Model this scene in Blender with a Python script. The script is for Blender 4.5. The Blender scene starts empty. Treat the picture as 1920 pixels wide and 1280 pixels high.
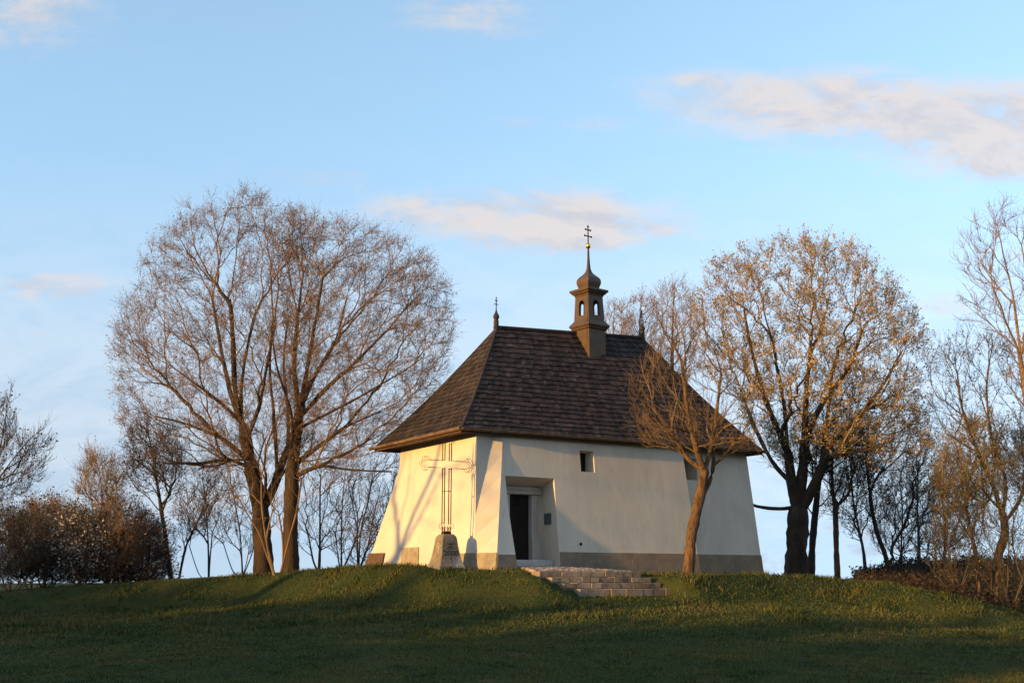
import bpy, bmesh, math, random
import numpy as np
from mathutils import Vector, Matrix
R = math.radians
C = bpy.context.scene.collection
random.seed(7)

# ------------------------------------------------------------------ camera, sky, sun
F_PX, YH, EYE = 2133.0, 1085.0, 1.6
PIT = math.atan((YH - 640) / F_PX)
cam_d = bpy.data.cameras.new('camera'); cam = bpy.data.objects.new('camera', cam_d); C.objects.link(cam)
cam_d.sensor_width = 36; cam_d.lens = F_PX / 1920 * 36; cam_d.clip_end = 6000; cam_d.clip_start = .1
cam.location = (0, 0, EYE); cam.rotation_euler = (R(90) + PIT, 0, 0)
bpy.context.scene.camera = cam

TH = R(31.2)
SUN_EL = R(7.5); SUN_PHI = R(3.5)        # height; how far the sun stands in front of the long wall
_u = np.array([math.cos(TH), math.sin(TH)]); _v = np.array([-math.sin(TH), math.cos(TH)])
SH = -_u * math.cos(SUN_PHI) - _v * math.sin(SUN_PHI)          # horizontal direction to the sun
sun_d = bpy.data.lights.new('sun', 'SUN'); sun = bpy.data.objects.new('sun', sun_d); C.objects.link(sun)
sun_d.energy = 3.0; sun_d.angle = R(.7); sun_d.color = (1.0, .59, .165)
to_sun = Vector((SH[0] * math.cos(SUN_EL), SH[1] * math.cos(SUN_EL), math.sin(SUN_EL)))
sun.rotation_euler = to_sun.to_track_quat('Z', 'Y').to_euler()
sun.location = to_sun * 200

sc = bpy.context.scene
sc.view_settings.view_transform = 'Standard'; sc.view_settings.look = 'None'
sc.view_settings.exposure = 1.2; sc.view_settings.gamma = 1.0
sc.view_settings.use_curve_mapping = False

def ray(px, py):
    c, s = math.cos(PIT), math.sin(PIT)
    d = ((px - 960) / F_PX, 1.0, -(py - 640) / F_PX)
    return np.array([d[0], c * d[1] - s * d[2], s * d[1] + c * d[2]])
def at(px, py, Y):
    d = ray(px, py); return np.array([0, 0, EYE]) + d * (Y / d[1])
def proj(P):
    P = np.asarray(P, float); c, s = math.cos(PIT), math.sin(PIT)
    y = c * P[..., 1] + s * (P[..., 2] - EYE); z = -s * P[..., 1] + c * (P[..., 2] - EYE)
    return np.stack([960 + F_PX * P[..., 0] / y, 640 - F_PX * z / y], -1)

SKY_A, SKY_B = .60, .27     # compresses the sky's pale rim towards the horizon
# world: Nishita sky and drifting evening cloud, plus an unseen deck added behind the camera
W = bpy.data.worlds.new('World'); sc.world = W; W.use_nodes = True
nt = W.node_tree; nt.nodes.clear()
def N(t, **k):
    n = nt.nodes.new(t)
    for a, b in k.items(): setattr(n, a, b)
    return n
def wm(op, a, b=None, c=None, clamp=False):
    n = N('ShaderNodeMath', operation=op, use_clamp=clamp)
    for i, x in enumerate((a, b, c)):
        if x is None: continue
        if isinstance(x, (int, float)): n.inputs[i].default_value = x
        else: nt.links.new(x, n.inputs[i])
    return n.outputs[0]
def wsmooth(x, a, b):
    n = N('ShaderNodeMapRange', interpolation_type='SMOOTHSTEP'); n.clamp = True
    nt.links.new(x, n.inputs[0]); n.inputs[1].default_value = a; n.inputs[2].default_value = b
    return n.outputs[0]
sky = N('ShaderNodeTexSky', sky_type='NISHITA'); sky.sun_disc = False
sky.sun_elevation = SUN_EL + R(9); sky.sun_rotation = math.atan2(SH[0], SH[1])
sky.altitude = 200; sky.air_density = 1.1; sky.dust_density = .2; sky.ozone_density = .35
bg_sky = N('ShaderNodeBackground'); bg_sky.inputs[1].default_value = .15
wbal = N('ShaderNodeMix', data_type='RGBA', blend_type='MULTIPLY'); wbal.inputs[0].default_value = 1.0; wbal.inputs[7].default_value = (.93, 1.03, 1.02, 1)
nt.links.new(sky.outputs[0], wbal.inputs[6]); nt.links.new(wbal.outputs[2], bg_sky.inputs[0])
tc = N('ShaderNodeTexCoord'); vm = N('ShaderNodeVectorMath', operation='MULTIPLY_ADD'); vm.inputs[1].default_value = (1, 1, SKY_A); vm.inputs[2].default_value = (0, 0, SKY_B)
vn = N('ShaderNodeVectorMath', operation='NORMALIZE'); nt.links.new(tc.outputs['Generated'], vm.inputs[0]); nt.links.new(vm.outputs[0], vn.inputs[0]); nt.links.new(vn.outputs[0], sky.inputs[0])
sx = N('ShaderNodeSeparateXYZ'); nt.links.new(tc.outputs['Generated'], sx.inputs[0])
ysafe = wm('MAXIMUM', wm('ABSOLUTE', sx.outputs[1]), .02)
P_ = wm('DIVIDE', sx.outputs[0], ysafe); Q_ = wm('DIVIDE', sx.outputs[2], ysafe)
cv = N('ShaderNodeCombineXYZ'); nt.links.new(P_, cv.inputs[0]); nt.links.new(wm('MULTIPLY', Q_, 2.2), cv.inputs[1]); nt.links.new(sx.outputs[1], cv.inputs[2])
def wnoise(scale, detail, rough, dist=0.0, off=0.0, offy=0.0):
    n = N('ShaderNodeTexNoise'); n.inputs['Scale'].default_value = scale; n.inputs['Detail'].default_value = detail
    n.inputs['Roughness'].default_value = rough; n.inputs['Distortion'].default_value = dist
    mp = N('ShaderNodeMapping'); mp.inputs['Location'].default_value = (off, off * .7 + offy, 0)
    nt.links.new(cv.outputs[0], mp.inputs[0]); nt.links.new(mp.outputs[0], n.inputs[0]); return n.outputs[0]
n1 = wnoise(8.5, 9, .62, .35); n1b = wnoise(8.5, 9, .62, .35, .0, .035); n2 = wnoise(30, 6, .65, .3, 3.1)
# banks of cloud: (photo x, y, half width, half height, strength)
BANKS = [(1450, 195, 250, 55, .95), (1640, 230, 250, 65, 1.0), (1870, 240, 220, 95, 1.9), (1540, 150, 190, 34, .7), (1850, 310, 140, 40, 1.0), (870, 25, 130, 62, 1.0), (20, 20, 190, 80, 1.0),
         (800, 400, 200, 46, .95), (1000, 400, 220, 50, .95), (1160, 420, 180, 60, 1.0), (1010, 460, 260, 40, .6), (80, 540, 190, 38, 1.2), (560, 335, 150, 22, .6), (980, 232, 60, 14, .7), (1110, 232, 60, 14, .5),
         (1770, 568, 100, 36, 1.1), (60, 625, 90, 16, .7), (180, 632, 70, 14, .6), (50, 685, 90, 14, .5), (470, 500, 200, 22, .5), (480, 760, 220, 35, .4), (1890, 490, 90, 26, .7), (330, 500, 90, 24, .5),
         (1760, 690, 180, 40, .7), (1030, 605, 90, 28, .55), (1830, 820, 260, 70, .8), (1290, 150, 60, 14, .6), (430, 925, 260, 30, .7)]
tot = None
for (bx, by, hw, hh, st) in BANKS:
    r = ray(bx, by); p0, q0 = r[0] / r[1], r[2] / r[1]
    dx = wm('DIVIDE', wm('SUBTRACT', P_, p0), hw / F_PX); dy = wm('DIVIDE', wm('SUBTRACT', Q_, q0), hh / F_PX)
    g = wm('MULTIPLY', wm('EXPONENT', wm('MULTIPLY', wm('ADD', wm('MULTIPLY', dx, dx), wm('MULTIPLY', dy, dy)), -1.0)), st)
    tot = g if tot is None else wm('ADD', tot, g)
low = wm('MULTIPLY', wsmooth(Q_, .15, .01), 1.0)
back = wm('MULTIPLY', wsmooth(sx.outputs[1], .1, -.5), 1.1)  # unseen cloud deck added behind the camera to dim fill on the front wall
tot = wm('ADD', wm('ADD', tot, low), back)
nn = wm('ADD', wm('MULTIPLY', wm('SUBTRACT', n1, .52), 3.4), wm('MULTIPLY', wm('SUBTRACT', n2, .5), 1.5))
dens = wm('ADD', tot, wm('MULTIPLY', nn, wm('ADD', .25, wm('MULTIPLY', tot, .9))))
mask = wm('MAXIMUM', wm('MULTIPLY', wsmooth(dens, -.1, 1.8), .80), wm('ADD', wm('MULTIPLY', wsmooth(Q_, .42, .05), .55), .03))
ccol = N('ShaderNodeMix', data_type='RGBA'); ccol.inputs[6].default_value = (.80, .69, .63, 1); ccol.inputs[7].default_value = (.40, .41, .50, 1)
shade = wm('ADD', wm('ADD', wm('ADD', wm('MULTIPLY', wsmooth(Q_, .085, .015), .45), wm('MULTIPLY', wsmooth(Q_, .30, .04), .45)), wm('MULTIPLY', wsmooth(sx.outputs[1], .1, -.4), .9)), wm('MULTIPLY', wsmooth(wm('SUBTRACT', n1b, n1), -.08, .14), .42), clamp=True)  # the added rear deck is greyed here too
nt.links.new(shade, ccol.inputs[0])
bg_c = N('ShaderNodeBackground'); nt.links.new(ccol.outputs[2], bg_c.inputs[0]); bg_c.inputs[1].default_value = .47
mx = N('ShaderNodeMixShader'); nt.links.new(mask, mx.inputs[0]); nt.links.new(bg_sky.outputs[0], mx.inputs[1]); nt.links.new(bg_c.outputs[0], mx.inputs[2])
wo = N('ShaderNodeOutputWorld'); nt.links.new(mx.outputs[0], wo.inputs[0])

# ------------------------------------------------------------------ helpers
def tag(o, label=None, cat=None, group=None, kind=None):
    if label: o['label'] = label
    if cat: o['category'] = cat
    if group: o['group'] = group
    if kind: o['kind'] = kind
    return o
def empty(name, loc, rz=0, **k):
    o = bpy.data.objects.new(name, None); o.location = loc; o.rotation_euler = (0, 0, rz); C.objects.link(o)
    o.empty_display_size = .2
    return tag(o, **k)
def link(name, me, parent=None, mats=()):
    o = bpy.data.objects.new(name, me); C.objects.link(o)
    for m in mats: me.materials.append(m)
    if parent: o.parent = parent
    return o
def mesh_np(name, V, faces, smooth=True, midx=None):
    """faces: list of (n,k) int arrays"""
    me = bpy.data.meshes.new(name); V = np.asarray(V, np.float32)
    me.vertices.add(len(V)); me.vertices.foreach_set('co', V.ravel())
    idx = np.concatenate([f.ravel() for f in faces]).astype(np.int32)
    cnt = np.concatenate([np.full(len(f), f.shape[1], np.int32) for f in faces])
    st = np.concatenate([[0], np.cumsum(cnt)[:-1]]).astype(np.int32)
    me.loops.add(len(idx)); me.loops.foreach_set('vertex_index', idx)
    me.polygons.add(len(cnt)); me.polygons.foreach_set('loop_start', st)
    if smooth: me.polygons.foreach_set('use_smooth', np.ones(len(cnt), bool))
    if midx is not None:
        me.polygons.foreach_set('material_index', np.concatenate([np.full(len(f), m, np.int32) for f, m in zip(faces, midx)]))
    me.update(calc_edges=True); me.validate()
    return me
class MB:
    def __init__(s): s.v = []; s.f = []
    def poly(s, *pts):
        b = len(s.v); s.v += [tuple(p) for p in pts]; s.f.append(tuple(range(b, b + len(pts)))); return s
    def box(s, x0, x1, y0, y1, z0, z1, M=None):
        p = [Vector((x, y, z)) for z in (z0, z1) for y in (y0, y1) for x in (x0, x1)]
        if M: p = [M @ q for q in p]
        b = len(s.v); s.v += [tuple(q) for q in p]
        s.f += [tuple(b + i for i in q) for q in ((0, 2, 3, 1), (4, 5, 7, 6), (0, 1, 5, 4), (2, 6, 7, 3), (0, 4, 6, 2), (1, 3, 7, 5))]; return s
    def tube(s, pts, r, n=6, cap=True, closed=False):
        pts = [Vector(p) for p in pts]; b = len(s.v); m = len(pts)
        rr = r if isinstance(r, (list, tuple)) else [r] * m
        prev = None
        for i, p in enumerate(pts):
            if closed: t = pts[(i + 1) % m] - pts[i - 1]
            else: t = pts[min(i + 1, m - 1)] - pts[max(i - 1, 0)]
            t.normalize()
            a = prev if prev else (Vector((0, 0, 1)) if abs(t.z) < .9 else Vector((1, 0, 0)))
            x = (a - t * a.dot(t)).normalized(); prev = x; y = t.cross(x)
            for k in range(n):
                an = 2 * math.pi * k / n; s.v.append(tuple(p + (x * math.cos(an) + y * math.sin(an)) * rr[i]))
        for i in range(m if closed else m - 1):
            j = (i + 1) % m
            for k in range(n): s.f.append((b + i * n + k, b + i * n + (k + 1) % n, b + j * n + (k + 1) % n, b + j * n + k))
        if cap and not closed:
            s.f.append(tuple(b + k for k in range(n))[::-1]); s.f.append(tuple(b + (m - 1) * n + k for k in range(n)))
        return s
    def prism(s, rings):
        """stack of equal-length rings of points, capped"""
        b = len(s.v); n = len(rings[0])
        for r in rings: s.v += [tuple(p) for p in r]
        for i in range(len(rings) - 1):
            for k in range(n): s.f.append((b + i * n + k, b + i * n + (k + 1) % n, b + (i + 1) * n + (k + 1) % n, b + (i + 1) * n + k))
        s.f.append(tuple(b + k for k in range(n))[::-1]); s.f.append(tuple(b + (len(rings) - 1) * n + k for k in range(n)))
        return s
    def build(s, name, mat, parent=None, bevel=0, smooth=False, M=None):
        me = bpy.data.meshes.new(name)
        v = [tuple(M @ Vector(p)) for p in s.v] if M else s.v
        me.from_pydata(v, [], s.f)
        bm = bmesh.new(); bm.from_mesh(me); bmesh.ops.recalc_face_normals(bm, faces=bm.faces); bm.to_mesh(me); bm.free()
        if smooth: me.polygons.foreach_set('use_smooth', [True] * len(me.polygons))
        o = link(name, me, parent, [mat])
        if bevel:
            md = o.modifiers.new('bevel', 'BEVEL'); md.width = bevel; md.segments = 2; md.limit_method = 'ANGLE'; md.angle_limit = R(40)
        return o

# ------------------------------------------------------------------ materials
def mat(name, base, rough=.8, var=None, vscale=3.0, bump=0.0, bscale=20.0, metal=0.0, island=0.0, spec=.3, detail=6, stretch=None, extra=None, stain=None):
    m = bpy.data.materials.new(name); m.use_nodes = True; t = m.node_tree; b = t.nodes['Principled BSDF']
    L = t.links.new
    b.inputs['Roughness'].default_value = rough; b.inputs['Metallic'].default_value = metal
    b.inputs['Specular IOR Level'].default_value = spec
    b.inputs['Base Color'].default_value = (*base, 1)
    tcn = t.nodes.new('ShaderNodeTexCoord'); co = tcn.outputs['Object']
    if stretch:
        mp = t.nodes.new('ShaderNodeMapping'); mp.inputs['Scale'].default_value = stretch; L(co, mp.inputs[0]); co = mp.outputs[0]
    col = None
    def noise(sc_, de=detail, ro=.6):
        n = t.nodes.new('ShaderNodeTexNoise'); n.inputs['Scale'].default_value = sc_; n.inputs['Detail'].default_value = de; n.inputs['Roughness'].default_value = ro
        L(co, n.inputs[0]); return n.outputs[0]
    def rng_(x, a, c):
        n = t.nodes.new('ShaderNodeMapRange'); n.interpolation_type = 'SMOOTHSTEP'; L(x, n.inputs[0]); n.inputs[1].default_value = a; n.inputs[2].default_value = c; return n.outputs[0]
    def mix(fac, a, c, mode='MIX'):
        n = t.nodes.new('ShaderNodeMix'); n.data_type = 'RGBA'; n.blend_type = mode
        for i, x in ((0, fac), (6, a), (7, c)):
            if isinstance(x, (int, float)): n.inputs[i].default_value = x
            elif isinstance(x, tuple): n.inputs[i].default_value = (*x, 1)
            else: L(x, n.inputs[i])
        return n.outputs[2]
    if var: col = mix(rng_(noise(vscale), .32, .68), base, var)
    if stain:
        for (sc_, a, c, colr) in stain: col = mix(rng_(noise(sc_), a, c), col if col else base, colr)
    if island:
        g = t.nodes.new('ShaderNodeNewGeometry'); mr = t.nodes.new('ShaderNodeMapRange'); L(g.outputs['Random Per Island'], mr.inputs[0])
        mr.inputs[3].default_value = 1 - island; mr.inputs[4].default_value = 1 + island
        hs = t.nodes.new('ShaderNodeHueSaturation'); L(mr.outputs[0], hs.inputs['Value'])
        if col: L(col, hs.inputs['Color'])
        else: hs.inputs['Color'].default_value = (*base, 1)
        col = hs.outputs[0]
    if col: L(col, b.inputs['Base Color'])
    if bump:
        bp = t.nodes.new('ShaderNodeBump'); bp.inputs['Strength'].default_value = bump; bp.inputs['Distance'].default_value = .06 if name.startswith('bark') else .03
        L(noise(bscale, 8), bp.inputs['Height']); L(bp.outputs[0], b.inputs['Normal'])
    return m
M = {}
M['plaster'] = mat('plaster', (.66, .585, .49), .9, (.58, .51, .42), 1.1, .35, 5, spec=.1, stain=[(6, .6, .8, (.54, .47, .39)), (22, .62, .8, (.62, .55, .46))])
M['plaster_streak'] = mat('plaster_streak', (.76, .64, .495), .9, (.66, .56, .435), 1.0, .12, 6, spec=.1, stretch=(1.3, 1.3, .42), stain=[(5, .52, .85, (.58, .49, .38)), (14, .58, .85, (.66, .56, .44)), (1.1, .52, .75, (.64, .53, .41))])
M['plinth'] = mat('plinth', (.33, .23, .145), .95, (.235, .17, .11), 2.2, .5, 14, spec=.1, stain=[(9, .55, .75, (.34, .27, .21)), (1.2, .55, .7, (.21, .175, .15))])
M['brick'] = mat('brick', (.14, .085, .06), .95, (.10, .065, .05), 7, .8, 16, spec=.1)
M['stone'] = mat('stone', (.38, .30, .21), .9, (.26, .205, .145), 3.5, .5, 18, spec=.15, stain=[(11, .6, .78, (.17, .15, .13))])
M['jamb'] = mat('jamb', (.60, .545, .47), .9, (.46, .41, .35), 3, .4, 16, spec=.1, stain=[(9, .6, .75, (.36, .32, .27))])
M['pedestal'] = mat('pedestal', (.27, .21, .14), .95, (.16, .13, .095), 3.2, .6, 20, spec=.1, stain=[(1.6, .5, .62, (.42, .36, .28)), (8, .58, .72, (.10, .085, .07))])
M['carving'] = mat('carving', (.045, .04, .035), .95)
M['shingle'] = mat('shingle', (.047, .032, .026), .85, (.030, .020, .017), 2.0, .5, 30, island=.55, spec=.3, stain=[(4, .54, .70, (.082, .068, .060)), (.7, .5, .7, (.044, .027, .021))])
M['wood'] = mat('wood', (.12, .07, .04), .8, (.07, .042, .027), 6, .5, 25, spec=.25)
M['gutter'] = mat('gutter', (.28, .165, .085), .6, (.17, .095, .05), 5, .2, 20, metal=.25, spec=.4)
M['soffit'] = mat('soffit', (.10, .055, .033), .85, (.06, .035, .024), 6, .3, 20)
M['copper'] = mat('copper', (.115, .066, .032), .50, (.085, .05, .028), 4, .15, 14, metal=.12, spec=.35, stain=[(9, .58, .75, (.10, .065, .035))])
M['copper_dark'] = mat('copper_dark', (.05, .035, .026), .6, (.035, .026, .02), 5, .2, 14, metal=.1, spec=.3)
M['gold'] = mat('gold', (.95, .62, .13), .25, metal=1.0)
M['iron'] = mat('iron', (.050, .027, .015), .85, (.045, .022, .012), 12, .3, 30, spec=.1)
M['door'] = mat('door', (.028, .019, .014), .8, (.016, .012, .010), 5, .4, 20, stretch=(6, 6, .6))
M['dark'] = mat('dark_room', (.02, .018, .016), .9)
M['glass'] = mat('glass', (.015, .017, .02), .08, spec=.6)
M['plaque'] = mat('plaque', (.16, .17, .16), .55, (.11, .12, .115), 14, .2, 40, metal=.3)
M['cobble'] = mat('cobble', (.46, .37, .32), .9, (.28, .22, .19), 9, .8, 28, island=.3, spec=.15)
M['step'] = mat('step', (.42, .30, .195), .9, (.27, .185, .12), 3, .5, 22, island=.35, spec=.15, stain=[(7, .55, .72, (.13, .10, .085))])
M['bark_old'] = mat('bark_old', (.085, .056, .038), .9, (.045, .030, .022), 3, 1.0, 16, spec=.1, stretch=(1, 1, .35), stain=[(5, .58, .75, (.10, .085, .05))])
M['bark_dark'] = mat('bark_dark', (.085, .058, .040), .9, (.046, .033, .025), 3, 1.0, 16, spec=.1, stretch=(1, 1, .35))
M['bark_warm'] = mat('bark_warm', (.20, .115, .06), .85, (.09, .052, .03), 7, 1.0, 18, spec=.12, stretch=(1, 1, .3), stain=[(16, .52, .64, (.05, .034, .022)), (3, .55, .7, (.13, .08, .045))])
M['twig_brown'] = mat('twig_brown', (.27, .165, .09), .85, (.18, .11, .06), 2)
M['twig_tan'] = mat('twig_tan', (.29, .185, .09), .85, (.19, .125, .065), 2)
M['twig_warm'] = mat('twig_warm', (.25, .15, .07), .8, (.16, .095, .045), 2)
M['twig_grey'] = mat('twig_grey', (.10, .075, .06), .9, (.06, .046, .038), 2)
def leafmat(name, base, var, island=.35):
    m = mat(name, base, .7, var, 1.3, island=island, spec=.2)
    b = m.node_tree.nodes['Principled BSDF']
    return m
M['bud_russet'] = leafmat('bud_russet', (.36, .22, .13), (.27, .17, .10), .15)
M['leaf_ochre'] = leafmat('leaf_ochre', (.44, .29, .12), (.33, .23, .09), .2)
M['leaf_olive'] = leafmat('leaf_olive', (.17, .155, .045), (.11, .105, .035))
M['leaf_brown'] = leafmat('leaf_brown', (.13, .08, .042), (.075, .055, .028))
M['leaf_green'] = leafmat('leaf_green', (.09, .09, .032), (.06, .065, .024))
M['dead_leaf'] = leafmat('dead_leaf', (.06, .036, .022), (.035, .024, .016))
M['blossom'] = leafmat('blossom', (.42, .36, .30), (.30, .25, .19))
M['grass'] = mat('grass_blades', (.042, .060, .014), .8, (.115, .105, .028), .55, island=.4, spec=.15, stain=[(1.7, .52, .7, (.022, .040, .011)), (.8, .57, .70, (.15, .095, .045)), (5, .58, .75, (.13, .095, .04))])
M['soil'] = mat('turf', (.034, .046, .013), .95, (.050, .052, .017), .7, .8, 9, spec=.05, stain=[(2.5, .5, .7, (.028, .048, .013)), (.9, .64, .78, (.10, .07, .035))])

# ------------------------------------------------------------------ where the chapel and its steps stand
ZE = 5.603                                      # eave height
OX, OY = -1.374, 31.0
def w2loc(x, y): dx, dy = x - OX, y - OY; return dx * math.cos(TH) + dy * math.sin(TH), -dx * math.sin(TH) + dy * math.cos(TH)
def ray_v(px, py, vv):
    r = ray(px, py); n = np.array([-math.sin(TH), math.cos(TH)]); k = (vv + n @ np.array([OX, OY])) / (n @ r[:2]); return np.array([0, 0, EYE]) + r * k
S_V = -2.55
_pl, _pr = ray_v(1004, 1069, S_V), ray_v(1214, 1068, S_V)
S_U0, S_U1, S_Z = w2loc(*_pl[:2])[0] + .12, w2loc(*_pr[:2])[0] - .15, (_pl[2] + _pr[2]) / 2 - .03
# ------------------------------------------------------------------ terrain
_AZ = np.array([-1500, -400, 0, 150, 300, 480, 600, 700, 830, 930, 1010, 1100, 1215, 1300, 1450, 1600, 1680, 1800, 1920, 2300, 3200], float)
_ZC = np.array([1.0, 1.08, 1.16, 1.34, 1.55, 1.71, 1.90, 1.93, 1.86, 1.82, 1.77, 1.74, 1.72, 1.70, 1.66, 1.54, 1.34, 1.02, .72, .6, .5])
_RC = np.array([37, 37, 37, 37, 37, 36, 34, 32.5, 30.6, 30., 29.3, 29.3, 29.9, 31., 33, 34, 33.5, 31.5, 29.5, 29, 29])
_hn = np.random.RandomState(3)
_waves = [(_hn.uniform(.25, 1.6), _hn.uniform(0, 6.28), _hn.uniform(0, 6.28)) for _ in range(26)]
def ss(a, b, x): t = np.clip((x - a) / (b - a), 0, 1); return t * t * (3 - 2 * t)
def ground(X, Y):
    X = np.asarray(X, float); Y = np.asarray(Y, float)
    r = np.hypot(X, Y); az = np.arctan2(X, Y)
    px = 960 + F_PX * np.tan(np.clip(az, -.95, .95)) * 1.02
    zc = np.interp(px, _AZ, _ZC); rc = np.interp(px, _AZ, _RC)
    s1 = np.clip((r - 15.5) / (rc - 15.5), 0, 1)
    z = zc * (.64 * s1 ** 1.15 + .36 * ss(rc - 2.3, rc, r))
    bank = ss(1560, 1720, px)
    z = z + bank * (2.15 - z) * ss(38, 52, r)
    z = z - ss(50, 130, r) * (9 + 0 * z)
    amp = np.clip(1 - np.abs(r - 30) / 40, 0.1, 1)
    flat = 1 - .8 * ss(4.2, 2.2, np.hypot((X - 2.6) / 1.9, (Y - 34.2) / 1.3))
    h = 0
    for (f, a, b) in _waves: h = h + np.sin(X * f * math.cos(a) + Y * f * math.sin(a) + b) / (1 + f * 2) * .028
    front = np.cos(az) > .3
    z = np.where(front, z, 0.0)
    return z + h * amp * flat * 1.6 - np.clip((14 - Y) * .0, 0, 1)
STEP = {}
_ground0 = ground
def ground(X, Y):
    z = _ground0(X, Y); X = np.asarray(X, float); Y = np.asarray(Y, float)
    u = (X - OX) * math.cos(TH) + (Y - OY) * math.sin(TH); v = -(X - OX) * math.sin(TH) + (Y - OY) * math.cos(TH)
    inside = ss(S_U0 - .35, S_U0 + .02, u) * ss(S_U1 + .45, S_U1 + .05, u)
    d = S_V - v                                              # distance in front of the top edge
    prof = np.where(d < -.45, 9, np.where(d < 1.0, S_Z - .16 - np.clip(d, 0, .9) / .9 * .47, S_Z - .64 - (d - 1.0) * .10))
    wz = inside * ss(-.5, -.3, d) * ss(5.5, 1.2, d)
    z = z * (1 - wz) + np.minimum(z, prof) * wz
    path = ss(S_V - .05, S_V + .25, v) * ss(1.2, .6, v) * ss(-.2, .1, u - (S_U0 + (1.6 - S_U0) * np.clip((v - S_V) / 2.6, 0, 1))) * ss(.2, -.1, u - (S_U1 + (3.0 - S_U1) * np.clip((v - S_V) / 2.6, 0, 1)))
    zp = S_Z + (ZE - 3.66 - S_Z) * np.clip((v - S_V) / 2.6, 0, 1) - .07
    return z * (1 - path) + np.minimum(z, zp) * path
def gz(x, y): return float(ground(x, y))
def build_ground():
    az = np.concatenate([np.linspace(-180, -36, 40)[:-1], np.linspace(-36, 36, 481), np.linspace(36, 180, 40)[1:]])
    rr = np.concatenate([np.linspace(.5, 13, 12)[:-1], np.linspace(13, 56, 300), np.geomspace(57, 3000, 50)])
    A, RR = np.meshgrid(np.radians(az), rr, indexing='ij')
    X = RR * np.sin(A); Y = RR * np.cos(A); Z = ground(X, Y)
    V = np.stack([X, Y, Z], -1).reshape(-1, 3); n, m = len(az), len(rr)
    i, j = np.meshgrid(np.arange(n - 1), np.arange(m - 1), indexing='ij'); a = (i * m + j).ravel()
    q = np.stack([a, a + 1, a + m + 1, a + m], -1)
    me = mesh_np('ground', V, [q[:, ::-1]])
    tag(link('ground', me, None, [M['soil']]), kind='structure')
build_ground()

# ------------------------------------------------------------------ chapel
chapel = empty('chapel', (OX, OY, ZE), TH, label='white plastered chapel with steep dark shingled roof and small bell turret', cat='chapel')
def loc2w(u, v, z=0): return np.array([OX + u * math.cos(TH) - v * math.sin(TH), OY + u * math.sin(TH) + v * math.cos(TH), ZE + z])
BOT = -4.1; L_, W_ = 11.06, 5.667
def vf(z): return .15 + .40 * z / 3.65                        # battered front wall
def vc(z): return .42 + .30 * z / 3.65                        # chancel front
NE = lambda z: 7.85 - .06 * z                                 # end of the nave
wall = MB()
def P(u, z, f=vf): return (u, f(z), z)
WT = .10                                                      # wall top, hidden under the soffit
def panel(mb, u0, u1, z0, z1, f=vf, nu=1, nz=1):
    for i in range(nu):
        for j in range(nz):
            a, b = u0 + (u1 - u0) * i / nu, u0 + (u1 - u0) * (i + 1) / nu; c, d = z0 + (z1 - z0) * j / nz, z0 + (z1 - z0) * (j + 1) / nz
            mb.poly(P(a, c, f), P(b, c, f), P(b, d, f), P(a, d, f))
# pier cross sections over height: A (edge of facade), B (foot of its return), C (outer corner), D (back to the front wall)
zs = [WT, -.6, -1.2, -1.8, -2.3, -2.8, -3.3, -3.7, BOT]
def lerp(z, ks): 
    xs = [k[0] for k in ks][::-1]
    return tuple(float(np.interp(z, xs, [k[1][i] for k in ks][::-1])) for i in (0, 1))
KA = [(WT, (.55, .17)), (-2.3, (.50, .10)), (BOT, (.40, .02))]
KB = [(WT, (1.05, .25)), (-1.2, (.80, .17)), (-2.3, (.53, .08)), (BOT, (.43, -.02))]
KC = [(WT, (1.40, .15)), (-.9, (1.28, .02)), (-2.3, (1.00, -.32)), (-3.7, (.66, -.76)), (BOT, (.57, -.88))]
KFA = [(WT, (.55, 4.98)), (-1.0, (.50, 4.95)), (-2.3, (.40, 4.7)), (BOT, (.25, 4.4))]
KFC = [(WT, (.95, 5.1)), (-1.0, (.50, 5.18)), (-2.3, (.20, 5.5)), (-3.3, (-.05, 5.72)), (BOT, (-.25, 5.85))]
DN = 1.36                                                     # left edge of the door niche
KD = [(WT, (DN, .15)), (-.9, (DN, .03)), (-2.3, (DN, -.27)), (-3.7, (DN, -.69)), (BOT, (DN, -.82))]
cols = [KFC, KFA, KA, KB, KC]
for z1, z0 in zip(zs[:-1], zs[1:]):
    for ka, kb in zip(cols[:-1], cols[1:]):
        n = 5 if ka is KFA else 1
        for i in range(n):
            def pt(z, t): a = lerp(z, ka); b = lerp(z, kb); return (a[0] + (b[0] - a[0]) * t, a[1] + (b[1] - a[1]) * t, z)
            wall.poly(pt(z0, i / n), pt(z0, (i + 1) / n), pt(z1, (i + 1) / n), pt(z1, i / n))
front = MB()
NT = -1.19                                                    # top of the niche
Dz = [NT, -1.8, -2.3, -2.8, -3.3, -3.7, BOT]
def Cp(z): a = lerp(z, KC); return (a[0], a[1], z)
def Dp(z): a = lerp(z, KD); return (a[0], min(a[1], vf(z)), z)
for z1, z0 in zip(zs[:-1], zs[1:]): front.poly(Cp(z0), Dp(z0), Dp(z1), Cp(z1))
NR = 3.02                                                     # right edge of the niche
panel(front, DN, NR, NT, WT, nz=2)
WU0, WU1, WZ0, WZ1 = 3.98, 4.47, -.95, -.33
panel(front, NR, WU0, BOT, WT, nz=4); panel(front, WU0, WU1, WZ1, WT); panel(front, WU0, WU1, BOT, WZ0, nz=3)
for i in range(4):
    z0 = BOT + (WT - BOT) * i / 4; z1 = BOT + (WT - BOT) * (i + 1) / 4
    front.poly(P(WU1, z0), (NE(z0), vf(z0), z0), (NE(z1), vf(z1), z1), P(WU1, z1))
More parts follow.
